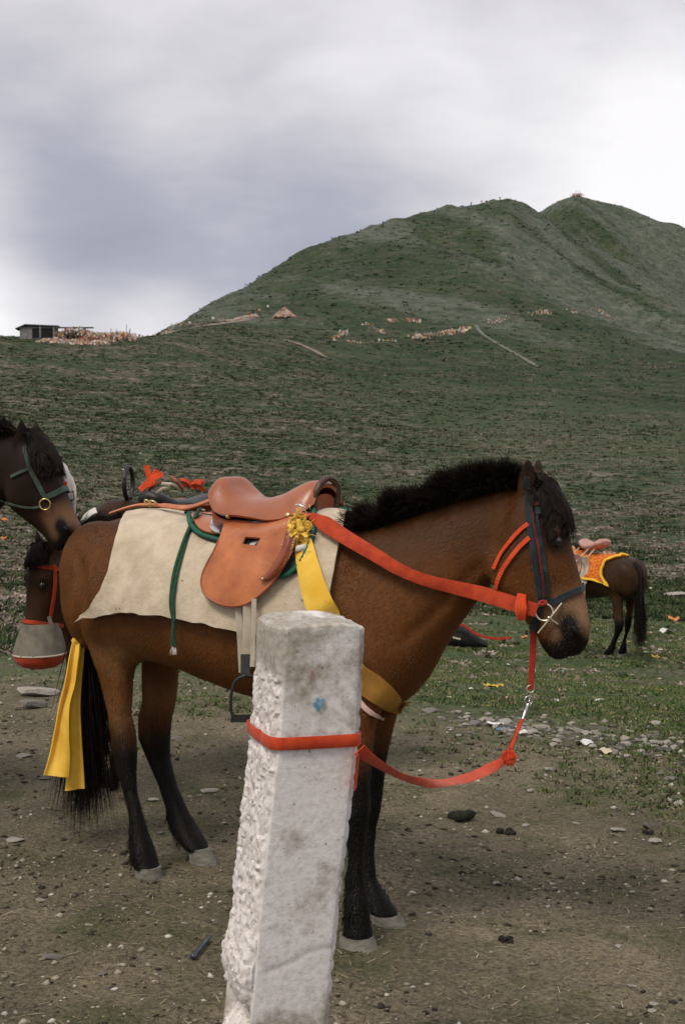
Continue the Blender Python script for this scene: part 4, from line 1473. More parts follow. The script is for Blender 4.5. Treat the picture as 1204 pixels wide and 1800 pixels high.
for i in range(46):       # crumpled strips of torn cloth
    c = kn + Vector((rng.gauss(0, .012), rng.gauss(0, .008), rng.gauss(0, .022)))
    d = Vector((rng.gauss(0, .6), rng.gauss(0, .5), rng.gauss(0, 1))).normalized()
    L_ = rng.uniform(.02, .045)
    e_ = Vector((rng.gauss(0, 1), rng.gauss(-.6, .6), rng.gauss(0, 1))).normalized()
    pts_ = [c - d * L_ / 2, c - d * L_ * .2 + e_ * .008, c + d * L_ * .2 + e_ * .010, c + d * L_ / 2 - e_ * .004]
    kv.add(*ribbon([Vector(p) for p in spline([tuple(p) for p in pts_], 3)], [e_] * 10, rng.uniform(.008, .018), .002))
for i in range(170):
    a = kn + Vector((rng.gauss(0, .016), rng.gauss(0, .008), rng.gauss(0, .028)))
    d = Vector((rng.gauss(0, 1), rng.gauss(-.3, .5), rng.gauss(-.2, 1))).normalized() * rng.uniform(.012, .034)
    kv.add(*tube([a, a + d * .5 + Vector((0, -.003, -.001)), a + d + Vector((0, 0, -.004))], [.0012, .0010, .0004], 4))
kv.build('ragged_knot', M['yellow'], bb)
obj('pale_toggle', *loft([(kn + Vector((x, -.018, -.052 + .004 * x * 50)), Vector((0, .006, 0)) * r, Vector((0, 0, .010)) * r) for x, r in ((-.014, .4), (-.010, 1), (.016, 1), (.020, .4))], 10), M['white'], bb)

# --- yellow cloth tied at the tail
tc_ = thing('tail_cloth', at(130, 1125, 5.0), 'bright yellow cloth tied at the tail of the bay horse', 'cloth')


def cloth_strip(rows, d0, th, ripple, seed):
    """rows: (left px, right px, py, depth)"""
    g = []
    R_ = spline(rows, 5)
    for i, (a, b, y, d) in enumerate(R_):
        r_ = []
        for k in range(11):
            t = k / 10
            x = a + (b - a) * t
            dd = d + ripple * math.sin(t * 5.2 + seed + i * .06) * (.35 + .65 * min(1, i / 12)) + .006 * float(vnoise(np.array([x * .05]), np.array([y * .03]), s=seed)[0])
            r_.append(at(x, y + 2 * math.sin(t * 3 + seed), dd))
        g.append(r_)
    return sheet(g, th, np.array([[(0, -1.0, 0)] * 11] * len(g)))


obj('long_tail', *cloth_strip([(131, 151, 1122, 5.02), (126, 148, 1150, 5.0), (122, 145, 1190, 4.99), (120, 142, 1240, 4.99), (119, 144, 1290, 4.99), (121, 147, 1340, 4.99), (116, 150, 1388, 4.99)], 5, .005, .012, 2), M['yellow'], tc_)
obj('wide_tail', *cloth_strip([(129, 143, 1124, 5.0), (122, 140, 1155, 4.975), (114, 134, 1200, 4.965), (104, 124, 1240, 4.96), (96, 122, 1285, 4.96), (87, 123, 1330, 4.96), (77, 121, 1364, 4.96)], 5, .005, .015, 5), M['yellow'], tc_)
obj('knot', *ellipsoid(at(139, 1124, 5.0), Vector((.026, 0, .008)), Vector((0, .018, 0)), Vector((-.004, 0, .015)), 12, 8), M['yellow'], tc_)
obj('tie', *ribbon([at(x, y, d) for x, y, d in ((130, 1128, 5.0), (140, 1122, 4.985), (152, 1117, 4.975), (166, 1116, 4.97), (182, 1118, 4.98))], [Vector((0, -1, .2))] * 5, [.014, .020, .022, .020, .018], .006), M['yellow'], tc_)

# --- bridle
z3 = lambda L: [(580 + x / 2.408, 760 + y / 2.408) for x, y in L]
bridle = thing('bridle', POLL, 'navy webbing bridle with orange throat straps on the bay horse head', 'bridle')


def hm(vf): return mirror(vf, POLL, H_LAT)


def strap2(name, pxs, w_, th, m_, parent=bridle, off=None, two=True):
    vf = surf_strap(H1.bvh, pxs, w_, th, off)
    if two: obj(name, *hm(vf), M[m_], parent)
    return obj(name, *vf, M[m_], parent)


strap2('cheek_strap', [(926, 858), (929, 905), (934, 950), (942, 1005), (949, 1052)], .017, .004, 'navy', off=.006)
c2 = strap2('cheek_strap', [(936, 880), (941, 915), (948, 955), (956, 1000), (961, 1044)], .017, .004, 'navy', off=.010)
strap2('red_edging', [(934, 885), (939, 930), (946, 970), (952, 1010), (956, 1044)], .007, .003, 'maroon', c2, off=.0125)
strap2('crown_piece', [(926, 860), (925, 848), (926, 838)], .018, .004, 'navy', off=.006)
strap2('browband', [(934, 903), (948, 898), (965, 893), (982, 887), (993, 882)], .022, .004, 'navy', off=.012)
strap2('brow_tape', [(938, 889), (955, 884), (972, 878), (986, 873)], .010, .003, 'maroon', off=.014)
strap2('noseband', [(955, 1052), (972, 1057), (990, 1048), (1008, 1040), (1026, 1033)], .019, .004, 'navy', off=.006)
strap2('throat_strap', [(928, 921), (912, 935), (896, 954), (881, 975), (869, 1000)], .0125, .003, 'fluor', off=.007)
strap2('throat_strap', [(930, 945), (913, 962), (897, 983), (884, 1003), (876, 1022), (873, 1040)], .0135, .003, 'fluor', off=.010)
strap2('jaw_strap', [(950, 1056), (946, 1075), (941, 1095), (936, 1108)], .024, .004, 'navy', off=.006)
# bit: ring and wire cheek bars
rp0, rn = cast(H1.bvh, 956, 1074, .016)
bx_ = Vector((1, 0, 0)); bx_ = (bx_ - rn * bx_.dot(rn)).normalized(); by_ = rn.cross(bx_).normalized()
rp0 = at(956, 1076, (rp0 - EYE).dot(C_FWD))
rt = ring_tube(rp0, Vector((1, -.25, 0)).normalized() * .0245, UP * .0245, .0026)
obj('bit_ring', *rt, M['nickel'], bridle)
obj('bit_ring', *hm(rt), M['nickel'], bridle)
dd = (rp0 - EYE).dot(C_FWD) - .006
bar = MB().add(*tube([at(987, 1060, dd), at(966, 1087, dd), at(945, 1113, dd + .012)], .003, 8)).add(*tube([at(964, 1086, dd), at(980, 1097, dd + .01)], .0024, 8)).add(*ellipsoid(at(964, 1086, dd - .002), Vector((.005, 0, 0)), Vector((0, .005, 0)), Vector((0, 0, .005)), 10, 7))
bar.build('bit_bar', M['nickel'], bridle)
obj('ring_wrap', *ring_tube(at(953, 1060, dd + .004), Vector((.010, 0, .002)), Vector((0, .004, .004)), .005), M['redweb'], bridle)

# --- rein from the bit ring to the pommel
rein = thing('rein', F1.w(.36, -.12, 1.27), 'faded orange red rein from the bit ring to the saddle front', 'rein')
path = spline([(546, 906, 26), (575, 923, 30), (610, 946, 30), (660, 976, 25), (700, 1000, 22), (745, 1019, 21), (800, 1033, 24), (850, 1045, 27), (895, 1059, 27), (918, 1066, 26), (943, 1073, 24)], 6)
d0, d1 = 4.36, (rp0 - EYE).dot(C_FWD) - .002
P = []; W = []
raw = []
for i, q in enumerate(path):
    t = i / (len(path) - 1)
    d = d0 + (d1 - d0) * t
    h = BVB.ray_cast(EYE, ray(q[0], q[1]).normalized())
    if h[0] is not None:
        d = min(d, (h[0] - EYE).dot(C_FWD) - .02)
    raw.append(d)
raw = np.array(raw)
lo = np.array([raw[max(0, i - 4):i + 5].min() for i in range(len(raw))])
kk = np.ones(9) / 9
lo = np.convolve(np.pad(lo, 4, mode='edge'), kk, 'valid')
Nn = []
for i, q in enumerate(path):
    P.append(at(q[0], q[1], lo[i]))
    tw = .9 * math.sin(min(1, i / 22) * math.pi)
    Nn.append((-ray(q[0], q[1]) * math.cos(tw) + UP * math.sin(tw) * .6).normalized())
    W.append(q[2] / FPX * lo[i] * (1.0 if i > 5 else .5 + .1 * i))
obj('rein_strap', *ribbon(P, Nn, W, .0028), M['rein'], rein)
kp = at(914, 1067, lo[-6] - .006)
obj('knot', *ribbon([kp + Vector((.004, 0, .036)), kp + Vector((0, -.010, .018)), kp + Vector((0, -.013, 0)), kp + Vector((0, -.010, -.018)), kp + Vector((.004, 0, -.034))], [Vector((0, -1, .1))] * 5, [.026, .030, .036, .030, .026], .012), M['fluor'], rein)
pp = F1.w(.38, -.08, 1.285)
obj('pommel_loop', *ribbon([P[0], pp + UP * .02, F1.w(.40, -.03, 1.30), F1.w(.405, .03, 1.30)], [Vector((0, -1, .5))] * 4, [.03, .03, .028, .028], .004), M['rein'], rein)

# --- halter drop strap, rings, snap, lead to the post
dh = (cast(H1.bvh, 940, 1098)[0] - EYE).dot(C_FWD) + .02
lead = thing('lead_strap', at(935, 1150, dh), 'orange lead strap with fluffy knot from the halter to the concrete post', 'lead')
obj('drop_strap', *ribbon([at(938, 1088, dh), at(937, 1120, dh), at(935, 1165, dh), at(932, 1212, dh)], [Vector((.1, -1, 0))] * 4, [.020, .0195, .019, .0185], .004), M['redweb'], lead)
obj('ring', *ring_tube(at(932, 1211, dh), Vector((.0112, .002, 0)), UP * .0112, .0017), M['nickel'], lead)
obj('ring', *ring_tube(at(929, 1231, dh), Vector((.0125, .004, 0)), UP * .0125, .0020), M['steel'], lead)
obj('ring', *ring_tube(at(931, 1234, dh), Vector((.004, .0115, 0)), UP * .0115, .0018), M['steel'], lead)
snap = MB().add(*tube([at(928, 1237, dh), at(923, 1250, dh - .01), at(918, 1264, dh - .02)], [.004, .0058, .0044], 8)).add(*tube([at(926, 1240, dh - .012), at(922, 1254, dh - .016)], .0022, 6))
snap.build('snap_hook', M['steel'], lead)
obj('cord', *tube([at(918, 1264, dh - .02), at(908, 1290, dh - .04), at(898, 1316, dh - .06)], [.0050, .0042, .0050], 7), M['orange'], lead)
obj('cord', *tube([at(913, 1268, dh - .02), at(904, 1294, dh - .04), at(893, 1318, dh - .06)], .0030, 7), M['redweb'], lead)
pm = at(894, 1332, dh - .07)
rng_ = np.random.default_rng(3)
dv = rng_.normal(size=(900, 3)); dv /= np.linalg.norm(dv, axis=1, keepdims=True)
v_, f_ = hairs(np.array(pm)[None] + dv * np.array([.010, .010, .013]), dv, rng_.uniform(.008, .018, 900), .0022, 3, grav=.3, curl=.6, seed=2)
mb = MB().add(*ellipsoid(pm, Vector((.014, 0, 0)), Vector((0, .014, 0)), Vector((0, 0, .018)), 12, 8))
mb.add(v_.tolist(), f_.tolist())
mb.build('fluffy_knot', M['fluor'], lead)
lp = spline([(884, 1338, dh - .08, 13), (862, 1350, dh - .13, 20), (835, 1363, dh - .22, 23), (800, 1373, dh - .34, 22), (760, 1377, 3.45, 17), (715, 1368, 3.28, 14), (680, 1352, 3.15, 17), (650, 1333, 3.06, 22), (632, 1318, 3.02, 25)], 6)
P = [at(q[0], q[1], q[2]) for q in lp]
Nn = [(Vector((.15, -1, 0)) * math.cos(a) + UP * math.sin(a)) for a in [.25 + .75 * math.sin(i / len(lp) * 6.0) for i in range(len(lp))]]
obj('strap', *ribbon(P, Nn, [q[3] / FPX * q[2] for q in lp], .0028), M['orange'], lead)
LEAD = lead

# ------------------------------------------------------------------ concrete post
D_POST = 2.95


def build_post():
    """four-sided, chamfered, leaning; left side battered"""
    # base frame: front face normal turned so that the left face shows
    al = R(-21)
    ex = Vector((math.cos(al), -math.sin(al), 0))      # along the front face, to the right
    ey = Vector((math.sin(al), math.cos(al), 0))       # away from the camera
    rows = [(1108, 495, 637), (1200, 489, 634), (1300, 482, 629), (1400, 470, 619), (1500, 460, 608), (1600, 448, 596), (1700, 440, 586), (1800, 430, 577)]
    zz = []
    for py, xl, xr in rows:
        a = at(xl, py, D_POST); b = at(xr, py, D_POST + .06)
        zz.append((a.z, a, b))
    Zs = np.array([q[0] for q in zz])[::-1]
    Lx = np.array([q[1].x for q in zz])[::-1]; Rx = np.array([q[2].x for q in zz])[::-1]
    ztop = 1.145
    nz_, nu = 230, 144
    V = []; idx = []
    S = .176

    def corner(z):
        if z < Zs[0]:
            k = (z - Zs[0])
            return Lx[0] + k * (Lx[1] - Lx[0]) / (Zs[1] - Zs[0])
        return float(np.interp(z, Zs, Lx))
    cham = .016
    ring0 = []
    for k in range(nu):         # square with chamfers, parameter round the outline starting at the front left arris
        t = k / nu * 4
        s_ = int(t); u_ = t - s_
        if s_ == 0: q = (u_ * S, 0)
        elif s_ == 1: q = (S, u_ * S)
        elif s_ == 2: q = (S - u_ * S, S)
        else: q = (0, S - u_ * S)
        x, y = q
        # cut the corners
        for cx, cy in ((0, 0), (S, 0), (S, S), (0, S)):
            dx, dy = abs(x - cx), abs(y - cy)
            if dx + dy < cham:
                m_ = (cham - dx - dy) / 2
                x += m_ * (1 if cx == 0 else -1); y += m_ * (1 if cy == 0 else -1)
        ring0.append((x, y, s_))
    rx = np.array([q[0] for q in ring0]); ry = np.array([q[1] for q in ring0]); sd = np.array([q[2] for q in ring0])
    zr = np.linspace(-.25, ztop, nz_)
    X = np.zeros((nz_, nu, 3))
    for i, z in enumerate(zr):
        cx = corner(z)
        w_ = float(np.interp(z, Zs, Rx - Lx)) / (S * math.cos(al)) if z > Zs[0] else float((Rx - Lx)[0]) / (S * math.cos(al))
        w_ = w_ * .985
        P0 = Vector((cx, D_POST - .02 * (1 - z), z))
        for k in range(nu):
            p = P0 + ex * (rx[k] * w_ * 1.10 - .003) + ey * (ry[k] * w_ * .98)
            X[i, k] = p
    # battered surface
    nrm = np.zeros((nu, 3))
    cen = np.array([rx.mean(), ry.mean()])
    for k in range(nu):
        a = rx[k] - cen[0]; b = ry[k] - cen[1]
        e_ = 6
        ln = (abs(a) ** e_ + abs(b) ** e_) ** (1 / e_)
        g = np.array([np.sign(a) * (abs(a) / ln) ** (e_ - 1), np.sign(b) * (abs(b) / ln) ** (e_ - 1)])
        nrm[k] = np.array(ex) * g[0] + np.array(ey) * g[1]
        nrm[k] /= np.linalg.norm(nrm[k])
    xx, yy, zz_ = X[..., 0], X[..., 1], X[..., 2]
    left = (sd == 3).astype(float)[None]
    left = np.maximum(left, ((sd == 0) & (rx < .012)).astype(float)[None] * .6)
    rough_ = sstep(1.09, 1.02, zz_) if False else 1 - sstep(1.03, 1.08, zz_)
    n1 = fbm(xx * 60, yy * 60, zz_ * 60, s=51, o=3)
    n2 = fbm(xx * 14, yy * 14, zz_ * 14, s=52, o=3)
    n3 = fbm(xx * 130, yy * 130, zz_ * 130, s=53, o=2)
    disp = .0006 * n1 + .0010 * n2 + .0004 * n3
    disp = disp + left * rough_ * (.0022 * n1 + .0036 * n2 + .0050 * n3 - .022 * np.clip(fbm(xx * 48, yy * 48, zz_ * 48, s=57, o=2) - .22, 0, 1) - .0015)
    # broken foot on the left, spalled lower right of the front face
    disp = disp - left * .030 * np.exp(-((zz_ - .30) / .035) ** 2) + left * .016 * np.exp(-((zz_ - .42) / .05) ** 2)
    crack = np.exp(-((zz_ - .405 - .05 * (rx[None] / S) - .012 * n2) / .006) ** 2) * (sd == 0)[None] * (rx > .03)[None]
    disp = disp - .0018 * crack
    edge_r = np.exp(-((rx[None] - S) / .010) ** 2) * ((sd == 0) | (sd == 1))[None]
    disp = disp - edge_r * .006 * np.clip(n1 * 1.6 + n2, 0, 1)
    X = X + nrm[None] * disp[..., None]
    # worn, sloping top
    X[..., 2] += np.where(zr[:, None] > 1.0, (zr[:, None] - 1.0) / .145, 0) * (.010 * np.clip((ry / S), 0, 1)[None] - .012 * np.exp(-((rx - 0) / .03) ** 2 - ((ry - S / 2) / .08) ** 2)[None] - .010 * np.exp(-((rx - S) / .03) ** 2)[None])
    Vv = X.reshape(-1, 3)
    idx = np.arange(nz_ * nu).reshape(nz_, nu)
    i1 = np.roll(idx, -1, axis=1)
    Fq = np.stack([idx[:-1], i1[:-1], i1[1:], idx[1:]], -1).reshape(-1, 4)
    # rounded top cap rings
    vs = [Vv]; n = len(Vv); prev = idx[-1]
    c = X[-1].mean(0)
    faces = [Fq]
    for kf, dz in ((.985, .004), (.94, .007), (.75, .009), (.5, .010), (.25, .010), (.02, .010)):
        rr_ = c + (X[-1] - c) * kf
        rr_[:, 2] = X[-1][:, 2] * kf + c[2] * (1 - kf) + dz + .0025 * fbm(rr_[:, 0] * 40, rr_[:, 1] * 40, s=54, o=3)
        vs.append(rr_)
        cur = np.arange(n, n + nu); n += nu
        faces.append(np.stack([prev, np.roll(prev, -1), np.roll(cur, -1), cur], -1))
        prev = cur
    V = np.concatenate(vs); Fc = np.concatenate(faces)
    top = np.concatenate([np.repeat(left, nz_, 0).reshape(-1) * rough_.reshape(-1), np.zeros(len(V) - nz_ * nu)])
    cols = np.stack([top, np.concatenate([crack.reshape(-1), np.zeros(len(V) - nz_ * nu)]), 0 * top], -1).astype(np.float32)
    m = post_mat()
    o = obj('concrete_post', V.astype(np.float32), Fc.astype(np.int32), m, origin=(float(V[:nu, 0].mean()), float(V[:nu, 1].mean()), 0), cols=cols)
    o.data.set_sharp_from_angle(angle=R(28))
    tag(o, 'leaning whitewashed concrete post with battered left side in front of the bay horse', 'post')
    return o, V, Fc, X, zr, ring0


def post_mat():
    m = bpy.data.materials.new('whitewashed_concrete')
    m.use_nodes = True
    nt = m.node_tree
    nt.nodes.clear()
    pos = N(nt, 'ShaderNodeTexCoord').outputs['Object']
    mk = N(nt, 'ShaderNodeSeparateColor', {0: N(nt, 'ShaderNodeVertexColor', layer_name='col').outputs[0]})
    sz = N(nt, 'ShaderNodeSeparateXYZ', {0: pos}).outputs[2]

    def nz(sc, det=4, ro=.6): return N(nt, 'ShaderNodeTexNoise', {'Vector': pos, 'Scale': sc, 'Detail': det, 'Roughness': ro}).outputs[0]
    n1, n2, n3 = nz(11, 5, .65), nz(70, 4, .7), nz(4.2, 4, .6)
    conc = RAMP(nt, n2, [(0.3, (0.19, 0.165, 0.125)), (0.5, (0.33, 0.295, 0.235)), (0.7, (0.45, 0.41, 0.34))])
    white = RAMP(nt, n2, [(0.3, (0.60, 0.555, 0.535)), (0.5, (0.76, 0.715, 0.70)), (0.7, (0.82, 0.785, 0.785))])
    # whitewash worn off towards the top and in patches
    up = N(nt, 'ShaderNodeMapRange', {0: sz, 1: 0.86, 2: 1.06, 3: 0.0, 4: 0.20}).outputs[0]
    lowr = N(nt, 'ShaderNodeMapRange', {0: sz, 1: 0.40, 2: 0.30, 3: 0.0, 4: 0.16}).outputs[0]
    wf = MA(nt, 'ADD', MA(nt, 'ADD', MA(nt, 'MULTIPLY', n1, .62), MA(nt, 'MULTIPLY', n3, .5)), MA(nt, 'ADD', up, lowr))
    c = MIX(nt, RAMP(nt, wf, [(0.59, (0, 0, 0)), (0.74, (.85, .85, .85))]), white, conc)
    agg = RAMP(nt, n2, [(0.32, (0.20, 0.165, 0.13)), (0.40, (0.60, 0.54, 0.50)), (0.62, (0.84, 0.79, 0.775))])
    c = MIX(nt, MA(nt, 'MULTIPLY', mk.outputs[0], .9), c, agg)
    c = MIX(nt, RAMP(nt, nz(95, 2), [(0.26, (.75, .75, .75)), (0.32, (0, 0, 0))]), c, (0.075, 0.06, 0.045))
    c = MIX(nt, MA(nt, 'MULTIPLY', mk.outputs[1], .3), c, (0.10, 0.085, 0.06))
    b = N(nt, 'ShaderNodeBsdfPrincipled', {'Base Color': c, 'Roughness': .93, 'Specular IOR Level': .2})
    bp = N(nt, 'ShaderNodeBump', {'Strength': .55, 'Distance': .003, 'Height': MA(nt, 'MULTIPLY_ADD', n2, 1.0, MA(nt, 'MULTIPLY', n1, .7))})
    nt.links.new(bp.outputs[0], b.inputs['Normal'])
    N(nt, 'ShaderNodeOutputMaterial', {'Surface': b.outputs[0]})
    return m


POST, PV, PF, PX, PZ, PR = build_post()
PB_ = BVHTree.FromPolygons([Vector(p) for p in PV.tolist()], PF.tolist())
# strap wound round the post: follows the section of the post, tilted
pts = []; nr_ = []
for k in range(len(PR)):
    z = None
    x, y, s_ = PR[k]
    S_ = .176
    tilt = {0: .906 - .006 * x / S_, 1: .900, 2: .900 + .008 * (S_ - x) / S_, 3: .906 + .006 * y / S_}[s_]
    i = int(np.argmin(abs(PZ - tilt)))
    f_ = PX[i].mean(0)
    q = Vector(PX[i, k]); q.z = tilt
    d = (q - Vector((f_[0], f_[1], tilt))); d.z = 0
    pts.append(q); nr_.append(d.normalized())
pts_s = pts
for _ in range(4):
    pts_s = [(pts_s[i - 1] + pts_s[i] * 2 + pts_s[(i + 1) % len(pts_s)]) / 4 for i in range(len(pts_s))]
pts_s = [p + n * .008 for p, n in zip(pts_s, nr_)]
obj('post_loop', *ribbon(pts_s, nr_, .0275, .003, closed=True), M['orange'], LEAD)
ev_ = at(625, 1362, 3.02)
obj('loose_end', *ribbon([at(629, 1325, 3.02), at(627, 1350, 3.03), at(624, 1387, 3.05)], [Vector((.9, -.3, 0))] * 3, [.022, .020, .018], .003), M['orange'], LEAD)
# faded paint marks: a blue arrow head and two thin red strokes


def post_mark(name, ol, m_, holes=()):
    vf = px_plate(PB_, ol, .0022, .0008, step=3.0, smooth_k=1, outline_k=0)
    return obj(name, *vf, m_, POST)


M['bluepaint'] = mat('faded_blue_paint', (0.06, 0.22, 0.38), (0.25, 0.40, 0.48), scale=90, rough=.9)
M['redpaint'] = mat('faded_red_paint', (0.42, 0.20, 0.18), (0.50, 0.33, 0.30), scale=120, rough=.9)
post_mark('blue_mark', [(549, 1236), (556, 1234), (557, 1227), (561, 1226), (562, 1233), (567, 1228), (572, 1229), (568, 1237), (564, 1243), (562, 1250), (557, 1250), (554, 1243)], M['bluepaint'])
post_mark('red_stroke', [(546, 1178), (548, 1177), (546, 1199), (543.5, 1200)], M['redpaint'])
post_mark('red_stroke', [(549.5, 1180), (551, 1180), (551, 1194), (549.5, 1195)], M['redpaint'])

# ------------------------------------------------------------------ the other horses
def neck_between(F, base_x, poll, yaw_lat, drop=.0, arch=.03, k=1.0):
    """crest and throat lines from the withers to a given poll"""
    lat = yaw_lat
    c0, t0 = F.w(.36, 0, 1.20), F.w(.60, 0, .80)
    pts = []
    ax = (poll - F.w(.45, 0, 1.05)).normalized()
    perp = lat.cross(ax).normalized()
    if perp.z < 0: perp = -perp
    c1, t1 = poll + perp * .045 * k - ax * .01, poll - perp * .125 * k + ax * -.01
    hw = [.062, .066, .074, .086, .104, .128, .150, .165]
    for i in range(8):
        t = 1 - i / 7
        a = arch * math.sin(t * math.pi)
        c = c0.lerp(c1, t) + perp * a
        b = t0.lerp(t1, t) - perp * a * .1
        pts.append((c, b, hw[i] * k, lat))
    return pts


def head_axes(yaw_deg, pitch_deg, roll=0.0):
    """yaw of the face from world +X, pitch of the nose line below the horizontal"""
    d = Vector((math.cos(R(yaw_deg)), math.sin(R(yaw_deg)), 0))
    ax = d * math.cos(R(pitch_deg)) - UP * math.sin(R(pitch_deg))
    fr = d * math.sin(R(pitch_deg)) + UP * math.cos(R(pitch_deg))
    lat = Vector((-d.y, d.x, 0))
    return ax.normalized(), fr.normalized(), lat


BAYS = dict(dark=(0.008, 0.006, 0.0045))
# second horse: faces left behind the bay, head down in a nosebag
F2 = Frame(-.55, 6.15, 180 + 24, gz(-.55, 6.15) - .02, .96)
poll2 = at(84, 968, 5.55)
ax2, fr2, lat2 = head_axes(180 + 48, 82)
H2 = Horse(F2, neck_between(F2, 0, poll2, lat2.lerp(F2.l, .5).normalized(), arch=.0), poll2, ax2, fr2, lat2, voxel=.011, hs=.84)
H2.body('horse', 'dark brown horse with its head down in a nosebag behind the bay', (0.060, 0.026, 0.011), (0.007, 0.005, 0.004), (0.09, 0.05, 0.022), mealy=.3)

mane_on(H2, 5200, .09, .15, seed=13, lean=-.9)
forelock_on(H2, 1500, L=(.05, .12), seed=15)
tail_on(H2, 900, L=(.4, .55), seed=16)


def hstrap(h, name, pxs, w_, m_, parent, off=.006, th=.004, two=True, k=6):
    vf = surf_strap(h.bvh, pxs, w_, th, off, k)
    if two: obj(name, *mirror(vf, h.poll, h.hlat), M[m_], parent)
    return obj(name, *vf, M[m_], parent)


def loop_round(h, a, f0, w_, tilt=0.0, off=.007, n=40, lats=1.0):
    """band round the head at a distance a below the poll"""
    c = h.hp(a, f0)
    pts = []; nn = []
    for i in range(n):
        t = 2 * math.pi * i / n
        d = (h.hfr * math.cos(t) + h.hlat * math.sin(t) + h.hax * (tilt * math.cos(t))).normalized()
        q = h.bvh.ray_cast(c + d * .35, -d)
        p = q[0] if q[0] else c + d * .08
        pts.append(p + d * off); nn.append(d)
    for _ in range(2):
        pts = [(pts[i - 1] + pts[i] * 2 + pts[(i + 1) % n]) / 4 for i in range(n)]
    return ribbon(pts, nn, w_, .004, closed=True)


hal2 = thing('halter', poll2, 'red webbing halter on the dark brown horse with the nosebag', 'halter')
obj('browband', *loop_round(H2, .075, .04, .018, -.1), M['rein'], hal2)
obj('noseband', *loop_round(H2, .335, .03, .016, -.05), M['rein'], hal2)
for sy in (-1, 1):
    P = []
    for t in np.linspace(.06, .34, 12):
        c = H2.hp(t, .015 - .05 * t)
        q = H2.bvh.ray_cast(c + lat2 * (sy * .3), -lat2 * sy)
        P.append((q[0] if q[0] else c + lat2 * sy * .08) + lat2 * (sy * .008))
    obj('cheek_strap', *ribbon(smooth_pts(P, 2), [lat2 * sy] * 12, .017, .004), M['rein'], hal2)
# nosebag: grey canvas with an orange bottom
nb_top = H2.hp(.385, -.01)
ctr = at(70, 1128, (nb_top - EYE).dot(C_FWD))
nbz = at(70, 1176, (nb_top - EYE).dot(C_FWD)).z
nbag = thing('nosebag', Vector((ctr.x, ctr.y, nbz)), 'grey canvas nosebag with orange bottom on the dark horse muzzle', 'nosebag')
secs = []
zt = at(70, 1108, (nb_top - EYE).dot(C_FWD)).z; zm = at(70, 1149, (nb_top - EYE).dot(C_FWD)).z
for t, rx, ry in ((-.35, .070, .075), (.1, .080, .082), (.5, .092, .090), (.8, .098, .092), (1.0, .100, .094)):
    z = zt + (zm - zt) * t
    secs.append((Vector((nb_top.x * (1 - max(t, 0)) + ctr.x * max(t, 0), nb_top.y * (1 - max(t, 0)) + ctr.y * max(t, 0), z)), Vector((rx, 0, 0)), Vector((0, ry, 0))))
v_, f_ = loft(secs, 36, cap=False)
v_ = [p + Vector((1, 1, 0)) * (.005 * math.sin(i * 1.9) * (.3 + .7 * ((i // 36) / 4))) for i, p in enumerate(v_)]
obj('canvas', v_, f_, M['grimy'], nbag)
secs = []
for t, r_ in ((0, 1.0), (.3, .97), (.6, .88), (.85, .64), (1, .2)):
    secs.append((Vector((ctr.x, ctr.y, zm + (nbz - zm) * t)), Vector((.102 * r_, 0, 0)), Vector((0, .096 * r_, 0))))
obj('orange_bottom', *loft(secs, 28), M['rein'], nbag)
obj('binding', *ring_tube(Vector((ctr.x, ctr.y, zm)), Vector((.101, 0, .002)), Vector((0, .095, 0)), .004, 36, 6), M['girthweb'], nbag)
for sy in (-1, 1):
    a = Vector((ctr.x + .09 * sy, ctr.y - .02, zm + .01)); b = H2.hp(.30, .01, sy * .075)
    obj('strap', *ribbon([a, a.lerp(b, .5) + Vector((0, -.012, 0)), b], [Vector((0, -1, 0))] * 3, .016, .004), M['grimy'], nbag)

# its saddle shows over the bay's croup
sd2 = thing('saddle', F2.w(.2, 0, 1.26), 'black saddle with iron loop and red ribbon on the dark brown horse', 'saddle')
secs = [(F2.w(x, 0, z), UP * h_, F2.l * w_, 2.3) for x, z, h_, w_ in ((-.0, 1.25, .030, .09), (.04, 1.275, .036, .12), (.12, 1.255, .032, .12), (.20, 1.258, .032, .11), (.27, 1.285, .040, .085), (.325, 1.300, .038, .05), (.35, 1.29, .025, .025))]
obj('seat', *loft(secs, 22), M['blackmetal'], sd2)
for sy in (-1, 1):
    rows = []
    for i in range(10):
        t = i / 9
        row = []
        for j in range(9):
            x = .06 + (.20 - .02 * t) * j / 8 + .02 * t
            c = F2.w(x, 0, 1.28 - .40 * t)
            h = H2.bvh.ray_cast(c + F2.l * (sy * .6), -F2.l * sy)
            yy = abs(F2.loc(h[0]).y) if h[0] else .24
            row.append(F2.w(x, sy * (max(yy, .12) + .022), 1.28 - .40 * t))
        rows.append(row)
    obj('flap', *sheet(rows, .006, np.array([[tuple(F2.l * sy)] * 9] * 10)), M['leather_dk'], sd2)
hb2 = F2.w(.40, 0, 1.30)
lp2 = [hb2 + F2.l * (.060 * math.sin(a)) + F2.u * (.035 * math.sin(a)) + UP * (.060 + .070 * math.cos(a)) for a in np.linspace(-2.8, 2.8, 26)]
obj('pommel_handle', *tube(lp2, .010, 9), M['blackmetal'], sd2)
rb = thing('ribbon', at(268, 850, 6.0), 'bright red ribbon tied round the pommel of the black saddle', 'ribbon')
for i, pts_ in enumerate(([(258, 818), (261, 832), (266, 846), (262, 858)], [(277, 826), (270, 838), (258, 850), (247, 861)], [(287, 833), (276, 838), (266, 842)], [(247, 862), (256, 854), (266, 850), (272, 842)])):
    P = [at(x, y, 5.93 - .01 * i) for x, y in pts_]
    P = [Vector(p) for p in spline([tuple(p) for p in P], 4)]
    obj('ribbon_end', *ribbon(P, [Vector((.1, -1, .3))] * len(P), .024, .004), M['fluor'], rb)
rb2 = thing('red_cloth', at(337, 860, 6.05), 'crumpled red cloth behind the tan saddle, left of its cantle', 'cloth')
rg_ = random.Random(4)
